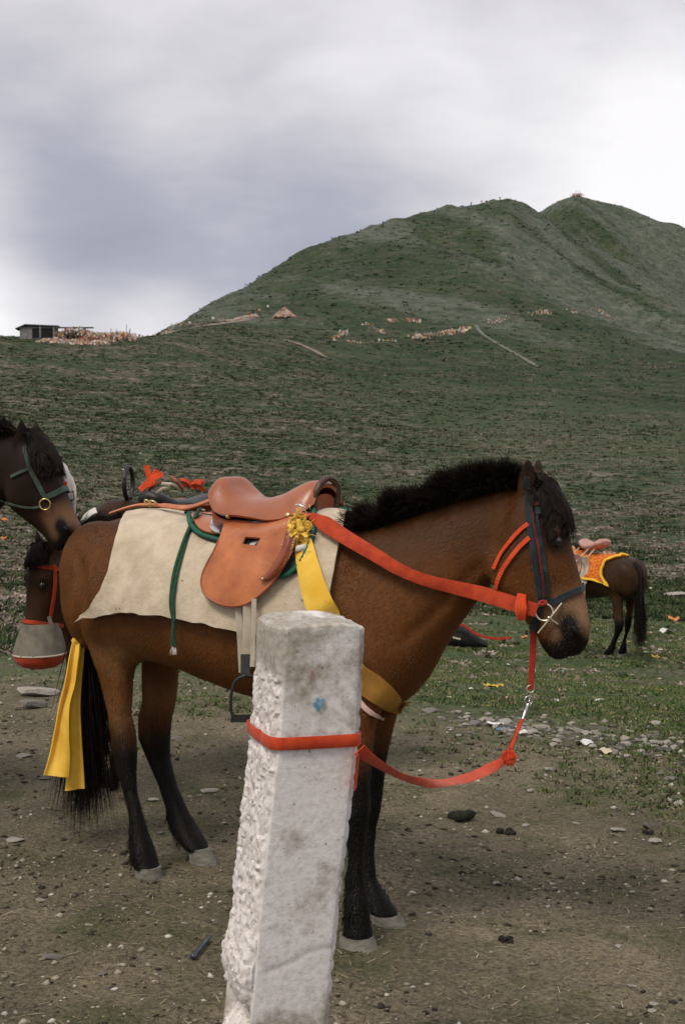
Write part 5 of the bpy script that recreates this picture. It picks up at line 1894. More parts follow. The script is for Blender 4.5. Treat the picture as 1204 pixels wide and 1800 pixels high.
for i in range(7):
    c = at(337 + rg_.uniform(-12, 12), 853 + rg_.uniform(-5, 5), 6.03)
    d = Vector((rg_.gauss(0, 1), rg_.gauss(0, .4), rg_.gauss(0, .4))).normalized() * rg_.uniform(.02, .045)
    e_ = Vector((rg_.gauss(0, .5), -1, rg_.gauss(.4, .5))).normalized()
    obj('fold', *ribbon([Vector(p) for p in spline([tuple(c - d), tuple(c + e_ * .012), tuple(c + d - UP * .01)], 4)], [e_] * 9, rg_.uniform(.015, .03), .003), M['rein'], rb2)
strp = thing('lashing', at(290, 858, 5.95), 'brown leather lashing with pale ties on the black saddle', 'strap')
for i, (x0, y0, x1, y1) in enumerate(((262, 862, 285, 846), (285, 850, 318, 858), (300, 838, 322, 860), (276, 866, 296, 858))):
    obj('tie', *tube([at(x0, y0, 5.92), at((x0 + x1) / 2, (y0 + y1) / 2 - 3, 5.90), at(x1, y1, 5.93)], .007, 6), (M['leather_dk'], M['girthweb'])[i % 2], strp)
# white edged cloth over its withers
wp = [at(x, y, 5.72) for x, y in ((170, 897), (160, 902), (147, 914), (136, 930), (128, 948), (122, 966))]
wv = ribbon([Vector(p) for p in spline([tuple(p) for p in wp], 4)], [Vector((-.4, -.8, .4))] * 21, [.030] * 21, .008)
wc = obj('saddle_cloth', *wv, M['white'])
tag(wc, 'white cloth edge showing between the bay rump and the dark horse', 'cloth')

# third horse: only its head and neck reach into the picture at the left
F3 = Frame(-2.30, 5.55, -4, gz(-2.3, 5.55), 1.0)
poll3 = at(46, 775, 5.20)
ax3, fr3, lat3 = head_axes(-14, 66)
H3 = Horse(F3, neck_between(F3, 0, poll3, lat3, arch=.03), poll3, ax3, fr3, lat3, voxel=.009, hs=.86)
H3.body('horse', 'dark bay horse with a green halter reaching in from the left', (0.026, 0.013, 0.007), (0.006, 0.005, 0.004), (0.21, 0.085, 0.024), mealy=1.0)
mane_on(H3, 4500, .08, .13, seed=23)
forelock_on(H3, 2400, L=(.12, .22), seed=25)
tail_on(H3, 700, seed=26)
hal3 = thing('halter', poll3, 'green webbing halter with a ring on the dark bay horse at left', 'halter')
hstrap(H3, 'cheek_strap', [(44, 786), (47, 800), (53, 822)], .015, 'greenweb', hal3)
hstrap(H3, 'cheek_strap', [(53, 822), (62, 840), (72, 858), (81, 876)], .017, 'greenweb', hal3, off=.008)
hstrap(H3, 'throat_strap', [(53, 824), (40, 829), (22, 838)], .012, 'greenweb', hal3)
hstrap(H3, 'noseband', [(81, 874), (96, 868), (108, 862), (119, 858)], .020, 'greenweb', hal3, off=.009)
hstrap(H3, 'jaw_strap', [(75, 890), (56, 892), (34, 889), (12, 882), (2, 878)], .008, 'greenweb', hal3, two=False)
rp3, rn3 = cast(H3.bvh, 81, 886, .012)
obj('ring', *ring_tube(rp3, Vector((.0195, 0, 0)), UP * .0195, .0028), M['brass'], hal3)
# white number cloth beyond the nose
dn = (rp3 - EYE).dot(C_FWD) + .10
g = []
for i, (xl, xr, y) in enumerate(((100, 103, 806), (104, 117, 820), (107, 128, 838), (110, 134, 855), (112, 135, 872), (116, 134, 888), (122, 132, 900), (127, 130, 912))):
    g.append([at(xl + (xr - xl) * k / 6, y, dn + .012 * math.sin(k * 1.1 + i)) for k in range(7)])
wcl = thing('number_cloth', at(118, 912, dn), 'white cloth with a black mark beyond the nose of the left horse', 'cloth')
obj('cloth', *sheet(g, .004, np.array([[(0, -1.0, 0)] * 7] * 8)), M['white'], wcl)
mk = [at(x, y, dn - .022) for x, y in ((123, 866), (129, 863), (131, 878), (124, 882), (127, 878))]
obj('black_mark', *tube(mk, .0028, 5), M['ink'], wcl)
obj('red_tag', *box(at(115, 851, dn - .02), Vector((.007, 0, 0)), Vector((0, .004, 0)), Vector((0, 0, .008))), M['fluor'], wcl)

# far horse on the turf to the right, seen from behind at a slant
hx = ground_hit(1120, 1160)
F4 = Frame(hx.x - .36, hx.y + .44, 123, gz(hx.x - .25, hx.y + .4) + .0, .93)
poll4 = F4.w(.95, .05, 1.16)
ax4, fr4, lat4 = head_axes(125, 62)
H4 = Horse(F4, neck_between(F4, 0, poll4, F4.l, arch=.02), poll4, ax4, fr4, lat4, voxel=.016, hs=.92)
H4.body('horse', 'small dark bay horse under an orange saddlecloth on the far turf', (0.045, 0.022, 0.010), (0.008, 0.006, 0.005), (0.09, 0.05, 0.022))
mane_on(H4, 1500, .08, .12, seed=33, width=.008)
tail_on(H4, 900, seed=36)
M['orangecloth'] = mat('patterned_orange_cloth', (0.52, 0.070, 0.010), (0.66, 0.20, 0.018), scale=34, rough=.85, lo=.45, hi=.55)
M['pinkleather'] = mat('pink_brown_leather', (0.42, 0.21, 0.17), (0.52, 0.28, 0.23), scale=10, rough=.5)
M['yellowtrim'] = mat('yellow_trim', (0.72, 0.42, 0.03), rough=.8)
cl4 = thing('saddlecloth', F4.w(0, 0, 1.25), 'orange patterned saddlecloth with yellow border on the far horse', 'saddlecloth')
gN4 = np.array([[tuple(F4.l * (1 if i > len(full) // 2 else -1) + UP * .8) for _ in r] for i, r in enumerate(full)])
g4 = blanket_world(F4, .03)
obj('cloth', *sheet(g4, .012, gN4), M['orangecloth'], cl4)
nrw, ncl = len(g4), len(g4[0])
rim = [g4[0][j] for j in range(ncl)] + [g4[i][-1] for i in range(1, nrw)] + [g4[-1][j] for j in range(ncl - 2, -1, -1)] + [g4[i][0] for i in range(nrw - 2, 0, -1)]
cen = sum(rim, Vector()) / len(rim)
rim = [p.lerp(F4.w(F4.loc(p).x * .96, F4.loc(p).y * 1.02, F4.loc(p).z + .012), 1.0) for p in rim]
nn4 = [(F4.l * (1 if F4.loc(p).y > 0 else -1) + UP * .5).normalized() for p in rim]
obj('border', *ribbon(rim, nn4, .028, .022, closed=True), M['yellowtrim'], cl4)


def hang_sheet(h, F, x0, x1, z0, z1, off, flare=0.0, n=10, m=9, sides=(-1, 1), rnd=.0):
    out = []
    for sy in sides:
        rows = []
        prev = None
        for i in range(n):
            t = i / (n - 1)
            row = []
            for j in range(m):
                u_ = j / (m - 1) * 2 - 1
                x = (x0 + x1) / 2 + u_ * (x1 - x0) / 2 * (1 + flare * t) * (math.sqrt(max(.05, 1 - max(0, t - .6) ** 2 / .17)) if rnd else 1)
                z = z0 + (z1 - z0) * t
                q = h.bvh.ray_cast(F.w(x, sy * .8, z), -F.l * sy)
                yy = abs(F.loc(q[0]).y) if q[0] else .24
                if prev is not None: yy = max(yy, prev[j] - .01)
                row.append(yy)
            prev = row
            rows.append([F.w((x0 + x1) / 2 + (j / (m - 1) * 2 - 1) * (x1 - x0) / 2 * (1 + flare * t) * (math.sqrt(max(.05, 1 - max(0, t - .6) ** 2 / .17)) if rnd else 1), sy * (row[j] + off), z0 + (z1 - z0) * t) for j in range(m)])
        out.append(sheet(rows, .008, np.array([[tuple(F.l * sy)] * m] * n)))
    return out


sd4 = thing('saddle', F4.w(.2, 0, 1.28), 'pinkish worn saddle with cords and black pommel on the far horse', 'saddle')
for s_ in hang_sheet(H4, F4, -.10, .32, 1.25, .93, .035, .0): obj('felt_pad', *s_, M['girthweb'], sd4)
for s_ in hang_sheet(H4, F4, .02, .24, 1.27, .95, .055, .1, rnd=1): obj('flap', *s_, M['pinkleather'], sd4)
secs = [(F4.w(x, 0, z), UP * h_, F4.l * w_, 2.3) for x, z, h_, w_ in ((-.11, 1.405, .020, .08), (-.07, 1.40, .050, .125), (.0, 1.365, .045, .13), (.10, 1.345, .045, .13), (.19, 1.355, .045, .12), (.26, 1.385, .045, .09), (.29, 1.385, .02, .04))]
obj('seat', *loft(secs, 18), M['pinkleather'], sd4)
obj('pommel', *ellipsoid(F4.w(.34, 0, 1.36), F4.u * .06, F4.l * .075, UP * .075), M['blackmetal'], sd4)
for i, (x, y) in enumerate(((.30, .16), (.22, .24), (.05, .25), (-.05, .22))):
    for sy in (-1, 1):
        obj('cord', *tube([F4.w(x, sy * .12, 1.33), F4.w(x + .03, sy * (y + .05), 1.18), F4.w(x - .02, sy * (y + .07), .95), F4.w(x, sy * (y + .06), .70 - .05 * i)], .008, 6), M['girthweb'], sd4)
tg = F4.w(.36, .30, 1.10)
wt4 = obj('tag_card', *box(at(1047, 1025, (tg - EYE).dot(C_FWD) - .25), Vector((.040, 0, 0)), Vector((0, .008, 0)), Vector((.004, 0, .058))), M['white'])
tag(wt4, 'white card hanging at the saddle of the far horse', 'card')

# ------------------------------------------------------------------ ground cover (uncountable: one object each)
def vcol_mat(name, rough=.9, spec=.15, trans=0.0):
    m = bpy.data.materials.new(name)
    m.use_nodes = True
    nt = m.node_tree
    nt.nodes.clear()
    c = N(nt, 'ShaderNodeVertexColor', layer_name='col').outputs[0]
    b = N(nt, 'ShaderNodeBsdfPrincipled', {'Base Color': c, 'Roughness': rough, 'Specular IOR Level': spec})
    N(nt, 'ShaderNodeOutputMaterial', {'Surface': b.outputs[0]})
    return m


M['leafy'] = vcol_mat('ground_cover')
M['grit'] = vcol_mat('grit_stones', .95, .1)


def fan(px, r):
    az = np.arctan((px - 602) / 2500)
    return r * np.sin(az), r * np.cos(az)


def spikes(X, Y, Z, size, height, per, cols, seed, spread=.9, wid=.35, down=.02):
    """clumps of broad pointed leaves; per leaves per clump"""
    rng = np.random.default_rng(seed)
    n = len(X)
    c = np.stack([X, Y, Z - down * size], -1)[:, None]
    an = rng.random((n, per)) * 2 * np.pi
    rad = np.sqrt(rng.random((n, per))) * size[:, None]
    base = c + np.stack([np.cos(an) * rad, np.sin(an) * rad, np.zeros_like(an)], -1)
    h = height[:, None] * (1 - .55 * (rad / size[:, None]) ** 2) * rng.uniform(.6, 1.25, (n, per))
    tip = base + np.stack([np.cos(an) * size[:, None] * .35 * spread + rng.normal(size=(n, per)) * size[:, None] * .15,
                           np.sin(an) * size[:, None] * .35 * spread + rng.normal(size=(n, per)) * size[:, None] * .15, h], -1)
    w_ = size[:, None] * wid * rng.uniform(.6, 1.3, (n, per))
    a2 = an + np.pi / 2 + rng.normal(size=(n, per)) * .6
    sd = np.stack([np.cos(a2) * w_, np.sin(a2) * w_, np.zeros_like(an)], -1)
    V = np.stack([base - sd, base + sd, tip], 2).reshape(-1, 3)
    f = np.arange(n * per * 3).reshape(-1, 3)
    cc = np.repeat(cols, per, 0) * rng.uniform(.7, 1.35, (n * per, 1))
    return V.astype(np.float32), f.astype(np.int32), np.repeat(cc, 3, 0).astype(np.float32)


def pick(rng, n, pal, wts):
    i = rng.choice(len(pal), n, p=np.array(wts) / sum(wts))
    return np.array(pal)[i] * rng.uniform(.75, 1.3, (n, 1))


rng = np.random.default_rng(101)
# heather and dwarf shrubs on the slope
n = 52000
px = rng.uniform(-140, 1340, n); r = np.exp(rng.uniform(math.log(11), math.log(260), n))
X, Y = fan(px, r)
pn = fbm(X * .16, Y * .16, s=71, o=3)
hb = np.interp(px, [-300, 480, 620, 790, 1000, 1204], [380, 330, 210, 130, 110, 105]) * (1 + .22 * fbm(X * .06, Y * .06, s=43, o=3))
keep = (rng.random(n) < np.clip(1.25 - r / hb * .85, .03, 1)) & ((r > 15) | (rng.random(n) < .35)) & ((px < 700) | (r > 24) | (rng.random(n) < .04))
X, Y, r, pn = X[keep], Y[keep], r[keep], pn[keep]; n = len(X)
green = pick(rng, n, [(.026, .042, .016), (.046, .066, .026), (.072, .084, .038), (.016, .026, .011)], [4, 4, 3, 2])
dry = pick(rng, n, [(.16, .125, .092), (.25, .19, .165), (.115, .095, .064), (.34, .27, .245)], [4, 3, 3, 1.4])
isdry = rng.random(n) < np.clip(.44 + 1.5 * pn, .08, .94)
cols = np.where(isdry[:, None], dry, green)
size = rng.uniform(.05, .15, n) * (1 + r / 80); hh = np.where(isdry, rng.uniform(.015, .05, n), rng.uniform(.03, .085, n)) * (1 + r / 110)
v, f, c = spikes(X, Y, hgt(X, Y), size, hh, 12, cols, 5, wid=.20)
tag(obj('heather', v, f, M['leafy'], origin=(0, 40, 0), smooth=False, cols=c), 'low dark heather and dry tufts covering the near slope', 'heather', kind='stuff')

# scrub on the farther slope
n = 26000
px = rng.uniform(-140, 1340, n); r = np.exp(rng.uniform(math.log(60), math.log(330), n))
X, Y = fan(px, r)
pn = fbm(X * .07, Y * .07, s=74, o=3)
keep = (rng.random(n) < np.clip(.55 + 1.2 * fbm(X * .03, Y * .03, s=75, o=3), .12, 1)) & ((px > 330) | (r < 246))
X, Y, r, pn = X[keep], Y[keep], r[keep], pn[keep]; n = len(X)
isdry = rng.random(n) < np.clip(.40 + 1.5 * pn, .08, .9)
cols = np.where(isdry[:, None], pick(rng, n, [(.16, .135, .095), (.24, .19, .16), (.12, .105, .068)], [4, 2.5, 3]), pick(rng, n, [(.026, .044, .018), (.045, .066, .028), (.068, .082, .038)], [4, 4, 2]))
size = rng.uniform(.10, .34, n) * (r / 110) ** .8
v, f, c = spikes(X, Y, hgt(X, Y), size, size * rng.uniform(.25, .6, n), 8, cols, 15, wid=.28)
tag(obj('scrub', v, f, M['leafy'], origin=(0, 150, 0), smooth=False, cols=c), 'low olive and brown scrub on the farther slope', 'scrub', kind='stuff')

# short turf behind the dirt
n = 100000
px = rng.uniform(-140, 1340, n); r = np.exp(rng.uniform(math.log(5.5), math.log(34), n))
X, Y = fan(px, r)
edge = np.interp(px, [-200, 150, 500, 760, 900, 1204, 1500], [8.6, 8.6, 8.8, 7.9, 7.4, 6.9, 6.8])
pr = sstep(edge - .8, edge + 1.2, r + fbm(X * .35, Y * .35, s=41, o=4) * 1.8 + .4 * fbm(X * 1.4, Y * 1.4, s=42, o=3))
pr = pr * (1 - .8 * (1 - sstep(120, 420, px)) * (1 - sstep(11, 15, r)))
pr = np.maximum(pr, .10 * (fbm(X * 1.1, Y * 1.1, s=72, o=3) > .28))
keep = rng.random(n) < pr * np.clip(.55 + 1.6 * fbm(X * .9, Y * .9, s=73, o=3), .08, 1)
X, Y, r = X[keep], Y[keep], r[keep]; n = len(X)
cols = pick(rng, n, [(.050, .078, .026), (.080, .115, .036), (.105, .130, .046), (.15, .14, .070), (.20, .165, .115)], [4, 5, 4, 2, 1.6])
size = rng.uniform(.012, .034, n) * (1 + r / 14); hh = rng.uniform(.006, .022, n) * (1 + r / 22)
v, f, c = spikes(X, Y, hgt(X, Y), size, hh, 6, cols, 6, wid=.17)
tag(obj('grass', v, f, M['leafy'], origin=(0, 12, 0), smooth=False, cols=c), 'short green turf behind the trampled dirt', 'grass', kind='stuff')

# rocks and dark shrubs of the mountain
n = 11000
px = rng.uniform(150, 1330, n); r = rng.uniform(300, 1080, n)
X, Y = fan(px, r)
den = np.clip(.25 + .9 * fbm(X * .03 + Y * .016, Y * .008 - X * .004, s=44, o=4) + .5 * sstep(820, 1010, px), .03, 1)
rock = rng.random(n) < den
cols = np.where(rock[:, None], pick(rng, n, [(.17, .18, .165), (.25, .255, .235), (.12, .13, .12)], [3, 1.5, 3]), pick(rng, n, [(.036, .060, .032), (.055, .080, .042), (.026, .044, .025)], [3, 3, 2]))
size = np.where(rock, rng.uniform(.25, .9, n), rng.uniform(.4, 1.3, n)) * (r / 600) ** .5
v, f, c = spikes(X, Y, hgt(X, Y), size, size * rng.uniform(.3, .7, n), 7, cols, 7, wid=.55, down=.2)
tag(obj('scree', v, f, M['leafy'], origin=(100, 500, 0), smooth=False, cols=c), 'grey rocks and dark shrubs strewn over the mountain', 'scree', kind='stuff')


# grit and pebbles in the dirt
def pebble_cloud(X, Y, Z, size, cols, seed, flat=.5):
    rng = np.random.default_rng(seed)
    n = len(X)
    oct_ = np.array([(1, 0, 0), (.35, .95, 0), (-.8, .6, 0), (-.8, -.6, 0), (.35, -.95, 0), (.15, .1, 1), (0, 0, -1)], float)
    V = oct_[None] * rng.uniform(.65, 1.25, (n, 7, 1)) + rng.normal(size=(n, 7, 3)) * .10
    an = rng.random(n) * 6.28
    ca, sa = np.cos(an)[:, None], np.sin(an)[:, None]
    st = rng.uniform(.55, 1.0, n)[:, None]
    x, y = V[..., 0], V[..., 1] * st
    V = np.stack([x * ca - y * sa, x * sa + y * ca, V[..., 2] * flat * rng.uniform(.5, 1.3, (n, 1))], -1) * size[:, None, None]
    V += np.stack([X, Y, Z + size * flat * .25], -1)[:, None]
    fs = np.array([(0, 1, 5), (1, 2, 5), (2, 3, 5), (3, 4, 5), (4, 0, 5), (1, 0, 6), (2, 1, 6), (3, 2, 6), (4, 3, 6), (0, 4, 6)])
    f = (np.arange(n)[:, None, None] * 7 + fs[None]).reshape(-1, 3)
    return V.reshape(-1, 3).astype(np.float32), f.astype(np.int32), np.repeat(cols, 7, 0).astype(np.float32)


n = 60000
px = rng.uniform(-140, 1340, n); r = np.exp(rng.uniform(math.log(2.6), math.log(13), n))
X, Y = fan(px, r)
pn = fbm(X * 1.2, Y * 1.2, s=81, o=3)
keep = (rng.random(n) < np.clip(.45 + 1.2 * pn, .06, 1)) & ((r < 9) | (rng.random(n) < .4))
X, Y, r = X[keep], Y[keep], r[keep]; n = len(X)
size = (.0015 + .010 * rng.random(n) ** 7) * (1 + r / 9)
cols = pick(rng, n, [(.20, .17, .125), (.32, .28, .22), (.115, .095, .068), (.46, .42, .36), (.045, .040, .030)], [4, 3, 4, 1.3, 4])
v, f, c = pebble_cloud(X, Y, hgt(X, Y), size, cols, 8)
tag(obj('gravel', v, f, M['grit'], origin=(0, 5, 0), smooth=False, cols=c), 'grit and small pebbles in the trampled dirt', 'gravel', kind='stuff')
# bits of straw and dung fibre
n = 5200
px = rng.uniform(-140, 1340, n); r = np.exp(rng.uniform(math.log(2.6), math.log(11), n))
X, Y = fan(px, r)
Z = hgt(X, Y) + .003
an = rng.random(n) * 6.28; L = rng.uniform(.008, .035, n) * (1 + r / 12)
d = np.stack([np.cos(an) * L, np.sin(an) * L, rng.normal(size=n) * .003], -1); sd = np.stack([-np.sin(an), np.cos(an), np.zeros(n)], -1) * (.0011 * (1 + r / 8))[:, None]
P0 = np.stack([X, Y, Z], -1)
V = np.stack([P0 - sd, P0 + sd, P0 + d + sd * .6, P0 + d - sd * .6], 1)
cols = pick(rng, n, [(.30, .25, .15), (.18, .14, .085), (.07, .055, .035), (.40, .35, .25)], [3, 3, 3, 1])
tag(obj('straw', V.reshape(-1, 3).astype(np.float32), np.arange(n * 4).reshape(-1, 4).astype(np.int32), M['grit'], origin=(0, 5, 0), smooth=False, cols=np.repeat(cols, 4, 0).astype(np.float32)),
    'dry straw and fibre bits scattered on the dirt', 'straw', kind='stuff')

# ------------------------------------------------------------------ stones one can pick out
M['stone'] = mat('grey_slate', (0.12, 0.108, 0.092), (0.25, 0.232, 0.205), scale=18, rough=.9, bump=.6, bscale=60, bdist=.006, lo=.3, hi=.7)
M['stone_pale'] = mat('pale_stone', (0.25, 0.225, 0.19), (0.44, 0.40, 0.35), scale=16, rough=.9, bump=.6, bscale=60, bdist=.006, lo=.3, hi=.7)
M['stone_dark'] = mat('dark_stone', (0.055, 0.052, 0.046), (0.12, 0.112, 0.10), scale=16, rough=.9, bump=.6, bscale=60, bdist=.006)
M['dung'] = mat('dark_dung', (0.012, 0.011, 0.008), (0.032, 0.028, 0.018), scale=60, rough=.95, bump=1.0, bscale=120, bdist=.01)


def stone_mesh(seed, flat, sub=2, rough_=.22):
    bm = bmesh.new()
    bmesh.ops.create_icosphere(bm, subdivisions=sub, radius=1)
    rr = np.random.default_rng(seed)
    # facet by random cutting planes
    pl = [(Vector(rr.normal(size=3)).normalized(), rr.uniform(.32, .74)) for _ in range(16)]
    off = rr.random(3) * 50
    for v in bm.verts:
        p = v.co.copy()
        for nn_, d in pl:
            k = p.dot(nn_)
            if k > d: p -= nn_ * (k - d)
        p *= 1 + .35 * rough_ * float(fbm(np.array([p.x * 1.7 + off[0]]), np.array([p.y * 1.7 + off[1]]), np.array([p.z * 1.7 + off[2]]), s=seed, o=2)[0])
        v.co = Vector((p.x, p.y * .72, p.z * flat))
    me = bpy.data.meshes.new('stone')
    bm.to_mesh(me)
    bm.free()
    return me


STONES = [[stone_mesh(200 + i, fl) for i in range(6)] for fl in (.32, .5, .75)]


def stone(px, py, wpx, m_, label, group=None, flat=0, yaw=None, name='stone', cat='stone', seed=None):
    g = ground_hit(px, py)
    d = (g - EYE).dot(C_FWD)
    s = wpx / FPX * d / 2 * 1.12
    sd = seed if seed is not None else int(px * 7 + py * 13)
    src = STONES[flat][sd % 6]
    key = (src.name, m_)
    if key not in _stone_cache:
        me = src.copy(); me.materials.append(M[m_])
        _stone_cache[key] = me
    o = bpy.data.objects.new(name, _stone_cache[key])
    COL.objects.link(o)
    fl = (.32, .5, .75)[flat]
    o.location = (g.x, g.y, g.z + s * fl * .35)
    rr = random.Random(sd)
    o.rotation_euler = (rr.uniform(-.12, .12), rr.uniform(-.12, .12), yaw if yaw is not None else rr.uniform(-.5, .5))
    o.scale = (s, s, s)
    return tag(o, label, cat, group)


_stone_cache = {}
for a in ((72, 1222, 92, 'stone_pale', 'long flat pale rock slab half buried left of the yellow tail cloth', None, 0, .1),
          (62, 1244, 62, 'stone', 'ragged grey rock just below the long pale slab at left', None, 1, .3),
          (40, 1330, 38, 'stone_pale', 'flat pale stone on the dirt left of the yellow cloth tip', None, 0, 0),
          (24, 1478, 46, 'stone_pale', 'thin pale slate lying at the left picture edge', None, 0, -.2),
          (82, 1370, 30, 'stone', 'small stone just below the wide yellow cloth end', None, 0, .2),
          (370, 1392, 40, 'stone_pale', 'pale angular stone left of the post behind the far hind leg', None, 0, .1),
          (272, 1408, 28, 'stone_pale', 'small pale stone between the hind legs of the bay horse', None, 1, 0),
          (282, 1465, 26, 'stone', 'thin grey stone behind the far hind hoof', None, 0, 0),
          (310, 1300, 30, 'stone', 'grey stone under the belly near the hind legs', None, 0, .4),
          (965, 1355, 26, 'stone_pale', 'single pale stone right of the fluffy orange knot', None, 1, .2),
          (931, 1392, 24, 'stone_pale', 'pale stone below the fluffy orange knot on bare dirt', None, 1, .1),
          (875, 1434, 30, 'stone_pale', 'pale stone right of the black dung heap', None, 1, -.1),
          (925, 1451, 20, 'stone_pale', 'tiny pale stone a little right of the dung', None, 0, 0),
          (1195, 1415, 30, 'stone_pale', 'pale stone cut by the right picture edge', None, 1, 0),
          (1087, 1461, 38, 'stone_pale', 'flat lilac grey stone near the right edge beside dark clods', None, 0, .1),
          (1153, 1481, 34, 'stone_pale', 'blocky pale stone near the right edge', None, 1, -.2),
          (1136, 1455, 32, 'stone', 'upright grey stone beside the dark clod at right', None, 2, 1.0),
          (1150, 1275, 40, 'stone_pale', 'largest tilted flat rock on the turf at right', None, 1, .4),
          (755, 1252, 44, 'stone', 'flat grey stone just right of the bay horse chest', None, 0, 0),
          (1146, 1300, 26, 'stone', 'squat grey stone on the upper edge of the rubble at right', None, 2, 0),
          (1180, 1370, 36, 'stone', 'flat grey rock at the right end of the rubble', None, 0, .2),
          (990, 1218, 20, 'stone_dark', 'small rust brown stone on the turf below the muzzle', None, 2, 0),
          (1190, 1048, 60, 'stone_pale', 'long pale slab on the far turf at the right edge', None, 0, 0),
          (72, 1583, 18, 'stone_pale', 'small white stone in the lower left dirt', None, 1, 0),
          (158, 1628, 18, 'stone_pale', 'triangular pale stone in the lower left dirt', None, 1, 0),
          (95, 1685, 46, 'stone', 'buried flat stone low at left', None, 0, 0),
          (178, 1714, 26, 'stone', 'rounded buried stone low at left', None, 1, 0),
          (963, 1596, 14, 'stone_pale', 'small pale stone right of the fore hooves', None, 2, 0),
          (1085, 1664, 24, 'stone_pale', 'pale flake stone low at right', None, 0, .6),
          (1150, 1766, 26, 'stone_pale', 'upper of two pale stones at bottom right', None, 0, .2),
          (1145, 1778, 30, 'stone_pale', 'lower of two pale stones at bottom right', None, 0, -.1),
          (872, 1553, 24, 'stone_pale', 'thin pale stone in the middle of the right dirt', None, 0, -.3),
          (1110, 1733, 20, 'stone_pale', 'small pale stone above the bottom right pair', None, 0, 0)):
    stone(*a)
# dark clods
for px_, py_, w_, lab, parts in ((805, 1440, 58, 'black dung heap on the dirt right of the post', 9), (890, 1465, 34, 'small dark dung clod right of the black dung heap', 5),
                                 (1137, 1466, 26, 'dark clod between pale stones near the right edge', 4), (885, 1656, 30, 'dark dung clod low in the right dirt', 5)):
    g = ground_hit(px_, py_); d = (g - EYE).dot(C_FWD); s = w_ / FPX * d
    rr = random.Random(px_)
    mb = MB()
    for i in range(parts):
        c = g + Vector((rr.uniform(-.38, .38) * s, rr.uniform(-.25, .25) * s, rr.uniform(.05, .16) * s))
        k = s * rr.uniform(.14, .24)
        mb.add(*ellipsoid(c, Vector((k, 0, k * .2)), Vector((0, k * .9, 0)), Vector((-k * .1, 0, k * .7)), 9, 6))
    mb.v = [tuple(Vector(p) + Vector((rr.gauss(0, 1), rr.gauss(0, 1), rr.gauss(0, 1))) * s * .012) for p in mb.v]
    tag(mb.build('dung_clod', M['dung']), lab, 'dung')
# rubble strip along the turf edge
rr = random.Random(55)
for i in range(250):
    t = rr.random() ** .9
    px_ = 775 + 440 * t
    py_ = 1264 + 56 * t + rr.gauss(0, 8 + 11 * t)
    w_, m_ = rr.uniform(9, 24) * (1 if rr.random() < .85 else 1.7), rr.choice(['stone', 'stone_pale', 'stone_pale', 'stone_pale', 'stone_dark', 'stone'])
    lab = '%s %s slate piece in the %s of the rubble strip' % ('small' if w_ < 14 else 'large' if w_ > 24 else 'middling', {'stone': 'grey', 'stone_pale': 'pale', 'stone_dark': 'dark'}[m_], 'left third' if px_ < 920 else 'middle third' if px_ < 1065 else 'right third')
    stone(px_, py_, w_, m_, lab, 'rubble stones along the turf edge', rr.choice([0, 0, 1, 1, 2]), seed=i * 31 + 7)
for i in range(46):
    px_ = rr.uniform(5, 1200); py_ = rr.uniform(1300, 1760)
    if 380 < px_ < 660 or (py_ < 1340 and px_ < 760): continue
    m_ = rr.choice(['stone', 'stone_pale', 'stone', 'stone_dark'])
    lab = 'small loose %s stone on the trampled dirt %s the concrete post' % ({'stone': 'grey', 'stone_pale': 'pale', 'stone_dark': 'dark'}[m_], 'left of' if px_ < 500 else 'right of')
    stone(px_, py_, rr.uniform(8, 17), m_, lab, 'loose stones on the dirt', rr.choice([0, 0, 1]), seed=i * 17 + 3)
for i in range(40):
    px_ = rr.uniform(750, 1200); py_ = rr.uniform(1060, 1250)
    if 860 < px_ < 1050 and py_ < 1150: continue
    m_ = rr.choice(['stone', 'stone_pale', 'stone_pale'])
    lab = '%s stone lying on the turf %s' % ({'stone': 'grey', 'stone_pale': 'pale'}[m_], 'below the bay horse chin' if px_ < 960 else 'in front of the far horse' if py_ > 1160 else 'level with the far horse')
    stone(px_, py_, rr.uniform(7, 18), m_, lab, 'stones on the turf', rr.choice([0, 0, 1]), seed=i * 19 + 5)

# paper and plastic litter on the turf
PAL = {'white': (.70, .68, .66), 'pink': (.60, .36, .30), 'yellow': (.62, .42, .05), 'blue': (.10, .24, .42), 'cream': (.58, .50, .36), 'orange': (.62, .22, .05)}
for k_, c_ in PAL.items(): M['lit_' + k_] = mat('litter_' + k_, tuple(x * .85 for x in c_), c_, rough=.7)


def scrap(px, py, wpx, col, label, group=None, seed=0):
    g = ground_hit(px, py); d = (g - EYE).dot(C_FWD); s = wpx / FPX * d / 2
    rr = random.Random(seed)
    yaw = rr.uniform(0, 3.1)
    ex = Vector((math.cos(yaw), math.sin(yaw), 0)); ey = Vector((-ex.y, ex.x, 0))
    g3 = []
    for i in range(4):
        row = []
        for j in range(4):
            u_, v_ = j / 1.5 - 1, i / 1.5 - 1
            h_ = s * (.18 + .35 * abs(math.sin(u_ * 2 + seed)) + .22 * math.sin(v_ * 3 + seed * 2))
            row.append(g + ex * (u_ * s * rr.uniform(.85, 1.1)) + ey * (v_ * s * .7 * rr.uniform(.8, 1.15)) + UP * (max(.002, h_) + s * .05))
        g3.append(row)
    o = obj('paper_scrap', *sheet(g3, .0015, np.array([[(0, 0, 1.0)] * 4] * 4)), M['lit_' + col])
    return tag(o, label, 'litter', group)


